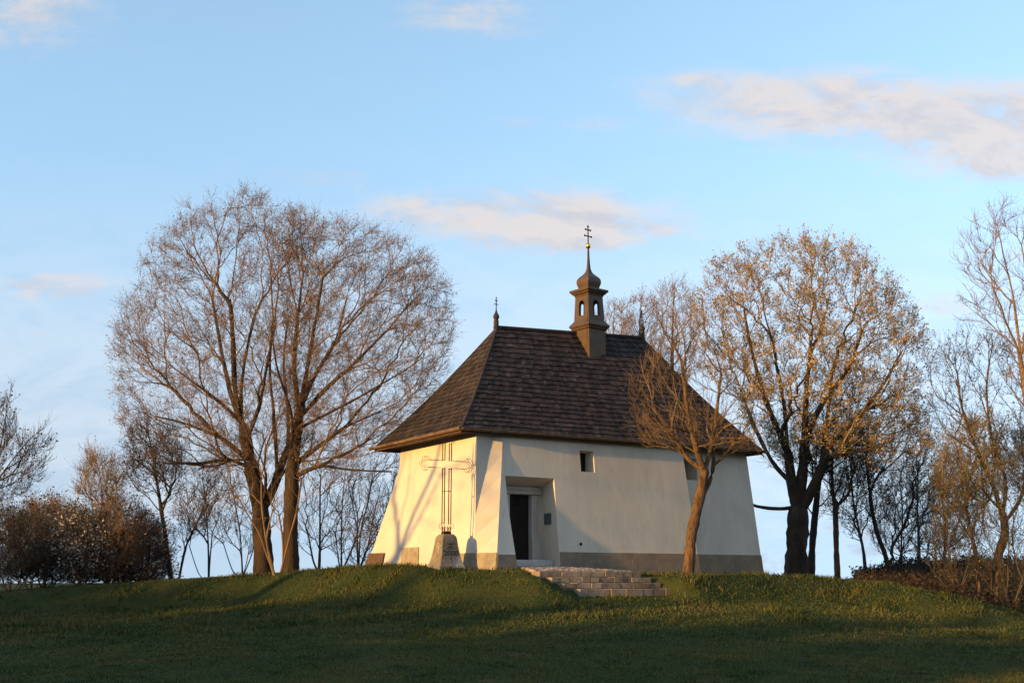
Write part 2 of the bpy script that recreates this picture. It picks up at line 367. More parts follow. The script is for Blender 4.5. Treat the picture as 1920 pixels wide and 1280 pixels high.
# niche: splayed left cheek, square right cheek, splayed head, back wall with the doorway
BV = .72; BL, BR_, BT = 1.80, 3.05, -1.40
for z1, z0 in zip(Dz[:-1], Dz[1:]):
    bz1 = BT if z1 == NT else z1
    d0, d1 = Dp(z0), Dp(z1)
    bulge = lambda z: BL + .20 * float(ss(-2.5, -3.1, np.float64(z)))
    front.poly(d0, (bulge(z0), BV, z0), (bulge(bz1), BV, bz1), d1)
    front.poly((NR, vf(z0), z0), (NR, vf(z1), z1), (BR_, BV, bz1), (BR_, BV, z0))
front.poly((DN, vf(NT), NT), (BL, BV, BT), (BR_, BV, BT), (NR, vf(NT), NT))
# window reveal
WV = .50
def reveal(mb, u0, u1, z0, z1, f, wv, s=.04):
    a = [(u0, f(z0), z0), (u1, f(z0), z0), (u1, f(z1), z1), (u0, f(z1), z1)]
    b = [(u0 + s, wv, z0 + s), (u1 - s, wv, z0 + s), (u1 - s, wv, z1 - s), (u0 + s, wv, z1 - s)]
    for i in range(4): mb.poly(a[i], a[(i + 1) % 4], b[(i + 1) % 4], b[i])
reveal(front, WU0, WU1, WZ0, WZ1, vf, WV)
# nave end, back and east walls
zz = [BOT, WT]
front.poly((NE(BOT), vf(BOT), BOT), (NE(BOT), 1.2, BOT), (NE(WT), 1.2, WT), (NE(WT), vf(WT), WT))
ch = MB()
CE = lambda z: 10.75 - .06 * z
XU0, XU1, XZ0, XZ1 = 8.00, 8.62, -.98, -.30
for (a, b, c, d) in ((7.6, XU0, BOT, WT), (XU0, XU1, XZ1, WT), (XU0, XU1, BOT, XZ0)): panel(ch, a, b, c, d, vc, nz=2)
ch.poly(P(XU1, BOT, vc), (CE(BOT), vc(BOT), BOT), (CE(WT), vc(WT), WT), P(XU1, WT, vc))
reveal(ch, XU0, XU1, XZ0, XZ1, vc, .95, .03)
ch.poly((CE(BOT), vc(BOT), BOT), (CE(BOT), 5.3, BOT), (CE(WT), 5.1, WT), (CE(WT), vc(WT), WT))
ch.poly((CE(BOT), 5.3, BOT), (7.6, 5.3, BOT), (7.6, 5.1, WT), (CE(WT), 5.1, WT))
a0, a1 = lerp(BOT, KFC), lerp(WT, KFC)
wall.poly((7.9, 5.85, BOT), (a0[0], a0[1], BOT), (a1[0], a1[1], WT), (7.8, 5.1, WT))
def finish_wall(mb, name, m):
    o = mb.build(name, m, chapel)
    bm = bmesh.new(); bm.from_mesh(o.data); bmesh.ops.remove_doubles(bm, verts=bm.verts, dist=.002)
    bm.to_mesh(o.data); bm.free(); return o
finish_wall(wall, 'gable_wall', M['plaster']); finish_wall(front, 'nave_wall', M['plaster_streak']); finish_wall(ch, 'chancel_wall', M['plaster_streak'])
# plinth bands, a little proud of the plaster
PT = -3.26
def band(name, prof, z1, m, ztop=None, out=.03):
    """prof: list of functions z -> (u, v); strip standing out along its own normal"""
    mb = MB(); zlist = [BOT, -3.7, z1]
    def off(i, z):
        p = [np.array(f(z)) for f in prof]; a = p[max(i - 1, 0)]; b = p[min(i + 1, len(p) - 1)]; d = b - a; n = np.array([d[1], -d[0]]) / (np.linalg.norm(d) + 1e-9)
        q = p[i] + n * out; return (q[0], q[1], z)
    def raw(i, z): p = prof[i](z); return (p[0], p[1], z)
    for i in range(len(prof) - 1):
        for zz0, zz1 in zip(zlist[:-1], zlist[1:]): mb.poly(off(i, zz0), off(i + 1, zz0), off(i + 1, zz1), off(i, zz1))
        mb.poly(off(i, z1), off(i + 1, z1), raw(i + 1, z1), raw(i, z1))
    for i in (0, len(prof) - 1):
        for zz0, zz1 in zip(zlist[:-1], zlist[1:]): mb.poly(raw(i, zz0), off(i, zz0), off(i, zz1), raw(i, zz1))
    return mb.build(name, m, chapel)
band('plinth', [lambda z: (NR + .02, vf(z)), lambda z: (5.3, vf(z)), lambda z: (NE(z), vf(z))], PT, M['plinth'])
band('plinth', [lambda z: (7.95, vc(z)), lambda z: (9.4, vc(z)), lambda z: (CE(z), vc(z))], PT, M['plinth'])
band('plinth', [lambda z: tuple(np.array(Cp(z)[:2]) * (1 - .0) ), lambda z: (DN - .02, Dp(z)[1])], -3.36, M['plinth'])
def onA(t):
    def f(z):
        a = np.array(lerp(z, KA)); c = np.array(lerp(z, KC)); return tuple(a + (c - a) * t)
    return f
def onF(t):
    def f(z):
        a = np.array(lerp(z, KFA)); c = np.array(lerp(z, KA)); return tuple(a + (c - a) * t)
    return f
def onG(t):
    def f(z):
        a = np.array(lerp(z, KFC)); c = np.array(lerp(z, KFA)); return tuple(a + (c - a) * t)
    return f
band('plinth', [onF(.80), onF(.98), onA(.5), onA(1.0)], -3.31, M['stone'])
band('plinth_patch', [onF(.06), onF(.30)], -3.08, M['stone'], out=.035)
band('brick_footing', [onG(-.05), onG(.30), onG(.52)], -3.22, M['brick'], out=.06)

# roof: four slopes of lapped wooden shingles with a bell-cast foot
RL = Vector((2.77, 2.83, 3.68)); RRt = Vector((8.47, 2.83, 3.98))
E0, E1, E2, E3 = Vector((0, 0, .04)), Vector((L_, 0, .04)), Vector((L_, W_, .04)), Vector((0, W_, .04))
def roofpt(a, b, ra, rb, s, t):
    lo = a.lerp(b, s); hi = ra.lerp(rb, s); p = lo.lerp(hi, t)
    p.z -= .17 * math.sin(math.pi * t) * (1 - .35 * t) ; return p
roof = MB(); rnd = random.Random(5)
NROW = 22
def slope(a, b, ra, rb):
    nrm = (b - a).cross(ra - a)
    if nrm.length < 1e-6: nrm = (b - a).cross(rb - a)
    nrm.normalize()
    if nrm.z < 0: nrm = -nrm
    for i in range(NROW):
        t0, t1 = i / NROW, (i + 1) / NROW
        wid = (a.lerp(ra, t0) - b.lerp(rb, t0)).length
        n = max(1, int(wid / .135)); cuts = [0] + sorted((k + rnd.uniform(-.3, .3)) / n for k in range(1, n)) + [1]
        for s0, s1 in zip(cuts[:-1], cuts[1:]):
            th = rnd.uniform(.022, .040); dt = rnd.uniform(-.12, .10) / NROW; tt = min(1, t1 + .25 / NROW)
            g = .002 / max(wid, .2)
            q = [roofpt(a, b, ra, rb, s0 + g, t0 + dt * (i > 0)), roofpt(a, b, ra, rb, s1 - g, t0 + dt * (i > 0)), roofpt(a, b, ra, rb, s1 - g, tt), roofpt(a, b, ra, rb, s0 + g, tt)]
            up = [q[0] + nrm * (th + .012), q[1] + nrm * (th + .012), q[2] + nrm * .006, q[3] + nrm * .006]
            roof.poly(*up); roof.poly(q[0], q[1], up[1], up[0]); roof.poly(q[1], q[2], up[2], up[1]); roof.poly(q[3], q[0], up[0], up[3])
slope(E0, E1, RL, RRt); slope(E3, E0, RL, RL); slope(E1, E2, RRt, RRt); slope(E2, E3, RRt, RL)
# weld each shingle so that it is one island of its own
ro = roof.build('roof', M['shingle'], chapel)
bm = bmesh.new(); bm.from_mesh(ro.data); bmesh.ops.remove_doubles(bm, verts=bm.verts, dist=.0002); bm.to_mesh(ro.data); bm.free()
under = MB()
def deck(a, b, ra, rb):
    for i in range(10):
        under.poly(*(q - Vector((0, 0, .02)) for q in (roofpt(a, b, ra, rb, 0, i / 10), roofpt(a, b, ra, rb, 1, i / 10), roofpt(a, b, ra, rb, 1, (i + 1) / 10), roofpt(a, b, ra, rb, 0, (i + 1) / 10))))
deck(E0, E1, RL, RRt); deck(E3, E0, RL, RL + Vector((.001, 0, 0))); deck(E1, E2, RRt, RRt + Vector((0, .001, 0))); deck(E2, E3, RRt, RL)
under.build('roof_deck', M['soffit'], ro)
so = MB(); i_ = .05
so.box(.02, L_ - .02, .02, W_ - .02, .0, .035)
for (x0, x1, y0, y1) in ((.0, .06, .0, W_), (.0, L_, .0, .06), (L_ - .06, L_, .0, W_), (0, L_, W_ - .06, W_)):
    so.box(x0 - .01, x1 + .01, y0 - .01, y1 + .01, -.07, -.002)
so.build('soffit', M['soffit'], ro)
cap = MB()
for a, b in ((E0, RL), (E1, RRt), (E2, RRt), (E3, RL)):
    pts = []
    for k in range(13):
        t = k / 12; p = a.lerp(b, t); p.z -= .17 * math.sin(math.pi * t) * (1 - .35 * t) - .035; pts.append(p)
    cap.tube(pts, .03, 6)
cap.tube([RL + Vector((-.1, 0, .03)), RRt + Vector((.1, 0, .03))], .07, 6)
cap.build('ridge_capping', M['shingle'], ro)
gut = MB()
def gutter(a, b, ext0=0, ext1=0):
    d = (b - a).normalized(); a = a - d * ext0; b = b + d * ext1; side = d.cross(Vector((0, 0, 1)))
    r = .075; prof = [(math.cos(t), math.sin(t)) for t in np.linspace(math.pi, 2 * math.pi, 9)]
    n = 14; rng = random.Random(3)
    rows = []
    for k in range(n + 1):
        c = a.lerp(b, k / n) + side * .065 + Vector((0, 0, .02 + rng.uniform(-.006, .006)))
        rows.append([c + side * (x * r) + Vector((0, 0, y * r)) for x, y in prof] + [c + side * (x * r * .9) + Vector((0, 0, y * r * .9)) for x, y in prof[::-1]])
    gut.prism(rows)
gutter(E3 + Vector((0, 0, 0)), E0, .25, .06); gutter(E0, E1, .02, .05); gutter(E1, E2, .05, .05); gutter(E2, E3)
gut.build('gutter', M['gutter'], chapel)

# finials on the two ridge ends
def finial(base, h, name='ridge_finial'):
    r = MB(); x, y, z = base
    ring = lambda rr, zz, n=10: [(x + rr * math.cos(2 * math.pi * k / n), y + rr * math.sin(2 * math.pi * k / n), zz) for k in range(n)]
    r.prism([ring(a, z + b) for a, b in ((.085, -.25), (.08, .25), (.065, .27), (.072, .30), (.098, .36), (.092, .42), (.05, .49), (.028, .56), (.012, .63))])
    o = r.build(name, M['copper_dark'], chapel)
    c = MB(); c.box(x - .011, x + .011, y - .011, y + .011, z + .6, z + 1.02)
    for zz, w in ((.78, .075), (.90, .055)): c.box(x - w, x + w, y - .008, y + .008, z + zz - .011, z + zz + .011)
    c.build('cross', M['iron'], o)
finial(RL + Vector((-.03, 0, 0)), 1); finial(RRt + Vector((.03, 0, -.02)), 1)

# bell turret
tur = empty('bell_turret', (0, 0, 0)); tur.parent = chapel
tur.location = (6.16, 2.62, 0); tur.rotation_euler = (0, 0, R(8))
def sq(h, z, hy=None): hy = hy or h; return [(-h, -hy, z), (h, -hy, z), (h, hy, z), (-h, hy, z)]
b = MB(); b.prism([sq(.375, 2.6), sq(.37, 3.95)]); b.build('turret_base', M['copper'], tur, .008)
b = MB(); b.prism([sq(.38, 3.93), sq(.415, 3.97), sq(.43, 4.02), sq(.47, 4.05), sq(.475, 4.10), sq(.375, 4.24), sq(.365, 4.26)]); b.build('cornice', M['copper'], tur, .006)
# belfry stage with arched openings on four sides
def belfry():
    mb = MB(); z0, z1 = 4.25, 5.10; h0, h1 = .352, .318; ow = .105; oz0, oz1 = 4.42, 4.80
    hh = lambda z: h0 + (h1 - h0) * (z - z0) / (z1 - z0)
    for k in range(4):
        Rm = Matrix.Rotation(k * math.pi / 2, 4, 'Z'); Q = lambda x, z, d=0: tuple(Rm @ Vector((x, -hh(z) + d, z)))
        arch = [(-ow, oz0), (-ow, oz1)] + [(-ow * math.cos(t), oz1 + ow * 1.15 * math.sin(t)) for t in np.linspace(0, math.pi, 9)[1:-1]] + [(ow, oz1), (ow, oz0)]
        L0 = [(-hh(z), z) for z in (z0, oz0, oz1, z1)]
        mb.poly(Q(-hh(z0), z0), Q(hh(z0), z0), Q(hh(oz0), oz0), Q(ow, oz0), Q(-ow, oz0), Q(-hh(oz0), oz0))
        mb.poly(Q(-hh(oz0), oz0), Q(-ow, oz0), Q(-ow, oz1), Q(-hh(oz1), oz1)); mb.poly(Q(ow, oz0), Q(hh(oz0), oz0), Q(hh(oz1), oz1), Q(ow, oz1))
        ar = arch[1:-1]; n = len(ar); half = n // 2
        top = [(-hh(oz1), oz1)] + [(-hh(z1), z1)] * 0
        mb.poly(*([Q(-hh(oz1), oz1)] + [Q(*p) for p in ar[:half + 1]] + [Q(0, z1), Q(-hh(z1), z1)]))
        mb.poly(*([Q(*p) for p in ar[half:]] + [Q(hh(oz1), oz1), Q(hh(z1), z1), Q(0, z1)]))
        for p, q in zip(arch, arch[1:] + arch[:1]): mb.poly(Q(*p), Q(*q), Q(q[0], q[1], .06), Q(p[0], p[1], .06))
        mb.poly(Q(-hh(z0), z0, 0), Q(hh(z0), z0), (0, 0, z0))
    return mb
bo = belfry().build('belfry', M['copper'], tur)
for k in range(4):
    b = MB(); Rm = Matrix.Rotation(k * math.pi / 2, 4, 'Z')
    t = [(-.1155 * math.cos(a), 4.80 + .13 * math.sin(a)) for a in np.linspace(0, math.pi, 9)]
    t = [(-.1155, 4.43)] + t + [(.1155, 4.43)]
    b.tube([tuple(Rm @ Vector((x, -(.352 - .034 * (z - 4.25) / .85) - .004, z))) for x, z in t], .014, 5)
    b.build('opening_trim', M['copper_dark'], tur)
b = MB(); b.prism([sq(.33, 5.08), sq(.345, 5.13), sq(.40, 5.17), sq(.405, 5.20), sq(.455, 5.23), sq(.46, 5.30), sq(.44, 5.31), sq(.25, 5.36)]); b.build('cornice', M['copper'], tur, .006)
dome = [(.235, 5.34), (.245, 5.40), (.27, 5.48), (.288, 5.56), (.285, 5.64), (.262, 5.71), (.215, 5.77), (.155, 5.83), (.105, 5.89), (.07, 5.97), (.048, 6.07), (.036, 6.25), (.028, 6.45), (.020, 6.78)]
b = MB(); b.prism([sq(h, z) for h, z in dome]); b.build('onion_dome', M['copper'], tur)
b = MB(); rb = .085; zc_ = 6.84
b.prism([[(rb * math.sin(t) * math.cos(2 * math.pi * k / 20), rb * math.sin(t) * math.sin(2 * math.pi * k / 20), zc_ - rb * 1.15 * math.cos(t)) for k in range(20)] for t in np.linspace(.12, math.pi - .12, 13)])
b.build('gilt_ball', M['gold'], tur, smooth=True)
b = MB(); b.box(-.014, .014, -.014, .014, 6.9, 7.56)
for zz, w in ((7.18, .155), (7.40, .115)):
    b.box(-w, w, -.012, .012, zz - .016, zz + .016)
    for s in (-1, 1): b.box(s * w - .016, s * w + .016, -.014, .014, zz - .032, zz + .032)
b.box(-.03, .03, -.014, .014, 7.50, 7.53)
b.build('double_cross', M['iron'], tur)
b = MB(); b.tube([(-.40, -.30, 3.6), (-.43, -.35, 4.1), (-.40, -.37, 4.5), (-.42, -.40, 5.1), (-.47, -.46, 5.28), (-.3, -.3, 5.5), (-.03, -.03, 6.3)], .008, 4); b.build('lightning_cable', M['iron'], tur)

# door, its stone surround, window, plaque
dz0, dz1 = -3.47, -1.63
du0, du1 = 1.94, 2.66
d = MB()
for k in range(6):
    x0 = du0 + (du1 - du0) * k / 6; d.box(x0 + .004, x0 + (du1 - du0) / 6 - .004, BV + .10, BV + .15, dz0, dz1)
for zz in (-3.1, -2.0): d.box(du0 + .03, du1 - .03, BV + .08, BV + .10, zz - .04, zz + .04)
do = d.build('door', M['door'], chapel, .004)
h = MB(); h.tube([(du0 + .09, BV + .1, -2.55), (du0 + .09, BV + .05, -2.55), (du0 + .17, BV + .045, -2.56)], .012, 6); h.box(du0 + .07, du0 + .11, BV + .09, BV + .101, -2.68, -2.48); h.build('handle', M['iron'], do)
bk = MB()     # wall round the doorway
bk.poly((BL - .01, BV, BOT), (du0, BV, BOT), (du0, BV, BT), (BL - .01, BV, BT)); bk.poly((du1, BV, BOT), (BR_ + .01, BV, BOT), (BR_ + .01, BV, BT), (du1, BV, BT)); bk.poly((du0, BV, dz1), (du1, BV, dz1), (du1, BV, BT), (du0, BV, BT))
bk.poly((du0, BV, dz0), (du0, BV + .16, dz0), (du0, BV + .16, dz1), (du0, BV, dz1)); bk.poly((du1, BV, dz0), (du1, BV + .16, dz0), (du1, BV + .16, dz1), (du1, BV, dz1)); bk.poly((du0, BV, dz1), (du1, BV, dz1), (du1, BV + .16, dz1), (du0, BV + .16, dz1))
bk.poly((du0 - .1, BV + .2, BOT), (du1 + .1, BV + .2, BOT), (du1 + .1, BV + .2, dz1 + .1), (du0 - .1, BV + .2, dz1 + .1))
bk.build('niche_wall', M['plaster'], chapel)
j = MB()
def jamb(u0, u1, lo):
    ring = lambda z, e: [(u0 - (e if lo < 0 else 0), BV - .06 - e * .5, z), (u1 + (e if lo > 0 else 0), BV - .06 - e * .5, z), (u1 + (e if lo > 0 else 0), BV - .003, z), (u0 - (e if lo < 0 else 0), BV - .003, z)]
    j.prism([ring(-3.95, .05), ring(-2.95, .05), ring(-2.72, 0), ring(dz1 + .0, 0)])
jamb(du0 - .10, du0, -1); jamb(du1, du1 + .22, 1)
j.box(du0 - .20, du1 + .30, BV - .12, BV - .004, dz1 + .004, dz1 + .10); j.box(du0 - .16, du1 + .26, BV - .085, BV - .004, dz1 + .102, dz1 + .21)
j.build('door_surround', M['jamb'], chapel, .012)
t = MB(); t.box(du0 - .2, du1 + .35, .05, BV + .16, -4.0, dz0 - .01); t.build('threshold', M['jamb'], chapel, .015)
def window(u0, u1, z0, z1, v0, rust=False):
    w = MB(); fw = .035
    w.box(u0, u0 + fw, v0, v0 + .05, z0, z1); w.box(u1 - fw, u1, v0, v0 + .05, z0, z1); w.box(u0 + fw, u1 - fw, v0, v0 + .05, z1 - fw, z1); w.box(u0 + fw, u1 - fw, v0, v0 + .05, z0, z0 + fw)
    w.box((u0 + u1) / 2 - .012, (u0 + u1) / 2 + .012, v0 + .012, v0 + .04, z0 + fw, z1 - fw)
    o = w.build('window', M['wood'] if rust else M['dark'], chapel)
    p = MB(); p.box(u0 + .02, u1 - .02, v0 + .03, v0 + .036, z0 + .02, z1 - .02); p.build('shutter' if rust else 'pane', M['door'] if rust else M['glass'], o)
window(WU0 + .035, WU1 - .035, WZ0 + .035, WZ1 - .035, WV - .02)
window(XU0 + .02, XU1 - .02, XZ0 + .02, XZ1 - .02, .93, True)
p = MB(); pM = Matrix.Translation((NR + .015, .36, -2.32)) @ Matrix.Rotation(R(-88), 4, 'Z')
p.box(-.17, .17, -.03, 0, -.16, .16); p.box(-.14, .14, -.036, -.03, .06, .10); p.box(-.12, .12, -.036, -.03, -.02, .01); p.box(-.12, .12, -.036, -.03, -.09, -.06)
p.build('plaque', M['plaque'], chapel, .006, M=pM)
p = MB(); vz = vf(-3.03); p.prism([[(3.78 + .045 * math.cos(2 * math.pi * k / 12), vz - dd, -3.03 + .045 * math.sin(2 * math.pi * k / 12)) for k in range(12)] for dd in (-.02, .012)])
p.build('vent_cap', M['dark'], chapel)

# ------------------------------------------------------------------ steps and cobbled landing
SV, ul, ur, ztop = S_V, S_U0, S_U1, S_Z
steps = empty('stone_steps', (*loc2w((ul + ur) / 2, SV)[:2], ztop), TH, label='four worn stone steps cut into the grass mound below the chapel door', cat='steps')
hw = (ur - ul) / 2; rise = .145; tread = .30
rs = random.Random(11)
for k in range(4):
    m = MB(); xl = -hw + k * .16; xr = hw + k * .09 - .05
    if k == 3: xl += .12
    x = xl
    while x < xr - .05:
        w = min(rs.choice([.28, .36, .5, .62, .75]) * rs.uniform(.9, 1.1), xr - x)
        if xr - x - w < .15: w = xr - x
        e = rs.uniform(-.012, .012)
        m.box(x + .011, x + w - .011, -k * tread + e, -k * tread + .42, -(k + 1) * rise + .006 - (.1 if k == 3 else 0), -k * rise - .003 + rs.uniform(-.006, .004)); x += w
    m.build('step', M['step'], steps, .012)
    m = MB(); m.box(xl + .02, xr - .02, -k * tread + .02, -k * tread + .40, -(k + 1) * rise - .05, -k * rise - .02); m.build('step_bedding', M['plinth'], steps)
# landing / path from the top step up to the threshold, individual setts
pv = MB(); rs = random.Random(4)
vv = SV + .40
path_n = 0
while vv < .02:
    f = (vv - SV) / (.05 - SV); uc0 = ul * (1 - f) + 1.75 * f; uc1 = ur * (1 - f) + 2.95 * f
    if f < .1: uc0, uc1 = ul, ur
    x = uc0
    zc = (ztop - ZE) * (1 - f) + (dz0 - .17) * f
    while x < uc1:
        s = rs.uniform(.09, .14)
        pv.box(x, x + s - .012, vv, vv + .105, zc - .12, zc + .02 * 0 + rs.uniform(-.004, .014) + .1 * .0); x += s
    vv += .118
me_o = pv.build('path', M['cobble'], None, .008, M=Matrix.Translation((OX, OY, ZE)) @ Matrix.Rotation(TH, 4, 'Z'))
tag(me_o, kind='structure')

# ------------------------------------------------------------------ wayside cross
pb = at(836, 1060, 31.0); zg = gz(pb[0], pb[1])
cross = empty('wayside_cross', (pb[0], pb[1], zg), TH, label='openwork iron cross on a bell shaped stone block marked 2000', cat='cross')
pd = MB()
prof = [(.50, -.15), (.48, .02), (.46, .05), (.40, .13), (.355, .25), (.32, .42), (.285, .60), (.262, .76), (.24, .84), (.18, .90), (.17, .905)]
pd.prism([[(-a * .86, -a * .86, z), (a * .86, -a * .86, z), (a * .86, a * .86, z), (-a * .86, a * .86, z)] for a, z in prof])
po = pd.build('pedestal', M['pedestal'], cross, .02)
def face_y(z): return -.86 * float(np.interp(z, [q[1] for q in prof], [q[0] for q in prof]))
def text_mesh(body, size, name):
    cu = bpy.data.curves.new(name, 'FONT'); cu.body = body; cu.size = size; cu.align_x = 'CENTER'; cu.extrude = .012; cu.resolution_u = 3
    o = bpy.data.objects.new(name, cu); C.objects.link(o)
    dg = bpy.context.evaluated_depsgraph_get(); me = bpy.data.meshes.new_from_object(o.evaluated_get(dg)); bpy.data.objects.remove(o); return me
tm = text_mesh('2000', .20, 'inscription')
tilt = math.atan2(face_y(.42) - face_y(.25), .17)
for vtx in tm.vertices:
    x, y, z = vtx.co; zz = .335 + y; vtx.co = (x * 1.12, face_y(zz) - .002 - z * .3, zz)
link('inscription', tm, po, [M['carving']])
em = MB()
def cut():
    global em
    em.build('emblem', M['carving'], po); em = MB()
def stroke(pts, r=.011): em.tube([(x, face_y(z) - .001, z) for x, z in pts], r, 5)
stroke([(0, .30), (0, .13)], .014); stroke([(-.035, .25), (.035, .25)], .009); cut()
stroke([(-.12, .50), (-.07, .56), (0, .585), (.07, .56), (.12, .50)]); stroke([(-.10, .66), (-.04, .63), (.04, .63), (.10, .66)]); stroke([(0, .58), (0, .70)]); stroke([(-.05, .52), (.05, .52)])
cut()
# the iron cross: two outline bars before and behind, tied together
ic = MB()
ZP = .90; HC = 3.55
def trefoil(cx, cz, dx, dz, w, r):
    """bud end pointing along (dx, dz): three lobes"""
    nx, nz = -dz, dx
    pts = []
    def lobe(ox, oz, a0, a1, n=7):
        for t in np.linspace(a0, a1, n):
            a, b = math.cos(t) * r, math.sin(t) * r
            pts.append((cx + (ox + a) * dx + (oz + b) * nx, cz + (ox + a) * dz + (oz + b) * nz))
    lobe(.0, -w - r * .35, R(-200), R(-10)); lobe(r * 1.25, 0, R(-75), R(75)); lobe(.0, w + r * .35, R(10), R(200))
    return pts
def outline(w, armw, topz, armz, botz, r):
    o = []
    o += trefoil(armw, armz, 1, 0, w, r) 
    top = trefoil(0, topz, 0, 1, w, r); lef = trefoil(-armw, armz, -1, 0, w, r); bot = trefoil(0, botz, 0, -1, w, r)
    return o + [(w, armz + w)] + top + [(-w, armz + w)] + lef + [(-w, armz - w)] + bot + [(w, armz - w)]
armz = 2.78; topz = 3.42; botz = 1.12
for dy in (-.065, .065):
    for (w, r, e) in ((.100, .068, 0), ):
        pts = outline(w, .65, topz, armz, botz, r)
        ic.tube([(x, dy, z) for x, z in pts], .0058, 5, closed=True)
    for (cx, cz, dx, dz) in ((.67, armz, 1, 0), (-.67, armz, -1, 0), (0, topz + .02, 0, 1), (0, botz - .02, 0, -1)):
        pts = [(cx + a * dx - bb * dz, cz + a * dz + bb * dx) for a, bb in ((-.06, -.1), (.0, -.07), (.08, 0), (.0, .07), (-.06, .1))]
        ic.tube([(x, dy, z) for x, z in pts], .0055, 5)
for x in (-.1, .1):
    for dy in (-.065, .065): ic.tube([(x, dy, botz + .06), (x, dy, armz - .1)], .015, 5); ic.tube([(x, dy, armz + .1), (x, dy, topz - .06)], .015, 5)
for z in (2.05, 2.66):
    for x in (-.1, .1): ic.tube([(x, -.065, z), (x, .065, z)], .008, 5)
for x in (-.5, .5):
    for z in (armz - .1, armz + .1): ic.tube([(x, -.065, z), (x, .065, z)], .006, 4)
ic.tube([(-.1, -.065, 2.05), (.1, -.065, 2.05)], .008, 5)
ic.build('iron_frame', M['iron'], cross, smooth=True)
b = MB(); b.prism([[(-.11, -.09, ZP - .02), (.11, -.09, ZP - .02), (.11, .09, ZP - .02), (-.11, .09, ZP - .02)], [(-.105, -.085, ZP + .06), (.105, -.085, ZP + .06), (.105, .085, ZP + .06), (-.105, .085, ZP + .06)], [(-.05, -.075, ZP + .08), (.05, -.075, ZP + .08), (.05, .075, ZP + .08), (-.05, .075, ZP + .08)]])
for s in (-1, 1):
    for dy in (-.065, .065): b.tube([(s * .09, dy, ZP + .02), (s * .085, dy, ZP + .2)], .016, 5)
b.build('socket', M['iron'], cross)

# ------------------------------------------------------------------ trees
UP = np.array([0, 0, 1.0])
def nrm(a): return a / (np.linalg.norm(a, axis=-1, keepdims=True) + 1e-9)
def in_poly(q, poly):
    x, y = q[:, 0], q[:, 1]; n = len(poly); ins = np.zeros(len(q), bool)
    for i in range(n):
        x0, y0 = poly[i]; x1, y1 = poly[(i + 1) % n]
        c = ((y0 > y) != (y1 > y)) & (x < (x1 - x0) * (y - y0) / (y1 - y0 + 1e-9) + x0); ins ^= c
    return ins
def crown_points(rng, poly, Y, depth, n, shell=.35):
    """points spread through a crown volume whose outline seen from the field is poly"""
    P = np.array(poly, float); c = P.mean(0); out = []
    lo, hi = P.min(0), P.max(0)
    while len(out) < n:
        q = rng.uniform(lo, hi, (n * 2, 2)); q = q[in_poly(q, poly)]
        m = (q - c) / ((hi - lo) / 2); rho = np.clip(np.hypot(m[:, 0], m[:, 1]), 0, 1)
        half = depth * np.sqrt(1 - rho ** 2 * .96); dy = rng.uniform(-1, 1, len(q)); dy = np.sign(dy) * np.abs(dy) ** (1 - shell) * half
        for (a, b), d in zip(q, dy): out.append(at(a, b, Y + d))
    return np.array(out[:n])
class Skel:
    def __init__(s): s.pos = np.zeros((60000, 3)); s.dir = np.zeros((60000, 3)); s.ok = np.zeros(60000, bool); s.par = np.full(60000, -1); s.len = np.zeros(60000); s.n = 0; s.chains = []
    def add_chain(s, pts, parent, ok=True):
        k = len(pts); i0 = s.n; s.pos[i0:i0 + k] = pts; pr = [parent] + list(range(i0, i0 + k - 1)); s.par[i0:i0 + k] = pr
        prev = s.pos[pr[0]] if parent >= 0 else pts[0] - (pts[1] - pts[0])
        s.dir[i0:i0 + k] = nrm(np.diff(np.vstack([prev, pts]), axis=0)); s.ok[i0:i0 + k] = ok
        s.len[i0:i0 + k] = (s.len[parent] if parent >= 0 else 0) + np.cumsum(np.linalg.norm(np.diff(np.vstack([prev, pts]), axis=0), axis=1))
        s.chains.append(([parent] if parent >= 0 else []) + list(range(i0, i0 + k))); s.n += k; return i0
def smooth_line(pts, step):
    step = step * .6; pts = np.asarray(pts, float); out = []
    n = len(pts)
    for i in range(n - 1):
        p0 = pts[max(i - 1, 0)]; p1 = pts[i]; p2 = pts[i + 1]; p3 = pts[min(i + 2, n - 1)]
        k = max(2, int(np.linalg.norm(p2 - p1) / step))
        for t in np.linspace(0, 1, k, endpoint=False):
            out.append(.5 * ((2 * p1) + (-p0 + p2) * t + (2 * p0 - 5 * p1 + 4 * p2 - p3) * t * t + (-p0 + 3 * p1 - 3 * p2 + p3) * t ** 3))
    out.append(pts[-1]); return np.array(out)
ALPHA = .42
def grow(sk, targets, rng, step=.3, k=1.5, up=.3, wob=.03, minc=.25, maxd=None):
    for t in targets:
        n = sk.n; d = t - sk.pos[:n]; L = np.linalg.norm(d, axis=1) + 1e-6; c = (d * sk.dir[:n]).sum(1) / L
        cost = L * (1 + k * (1 - c)) + ALPHA * sk.len[:n]; cost[(c < minc) | ~sk.ok[:n] | (L < step * .6)] = 1e9
        i = int(cost.argmin())
        if cost[i] > 1e8: continue
        p0 = sk.pos[i]; l = L[i]; to = d[i] / l; di = sk.dir[i]
        c1 = p0 + nrm(di * .4 + to * .75) * l * .36; c2 = t - nrm(to * 1.1 + UP * up * .8 + rng.normal(0, .1, 3)) * l * .36
        m = max(2, int(l / step)); tt = np.linspace(0, 1, m + 1)[1:, None]
        b = (1 - tt) ** 3 * p0 + 3 * (1 - tt) ** 2 * tt * c1 + 3 * (1 - tt) * tt * tt * c2 + tt ** 3 * t
        b[:-1] += rng.normal(0, wob, (m - 0 - 1, 3)) * min(1, l)
        if sk.n + m > 59000: break
        sk.add_chain(b, i)
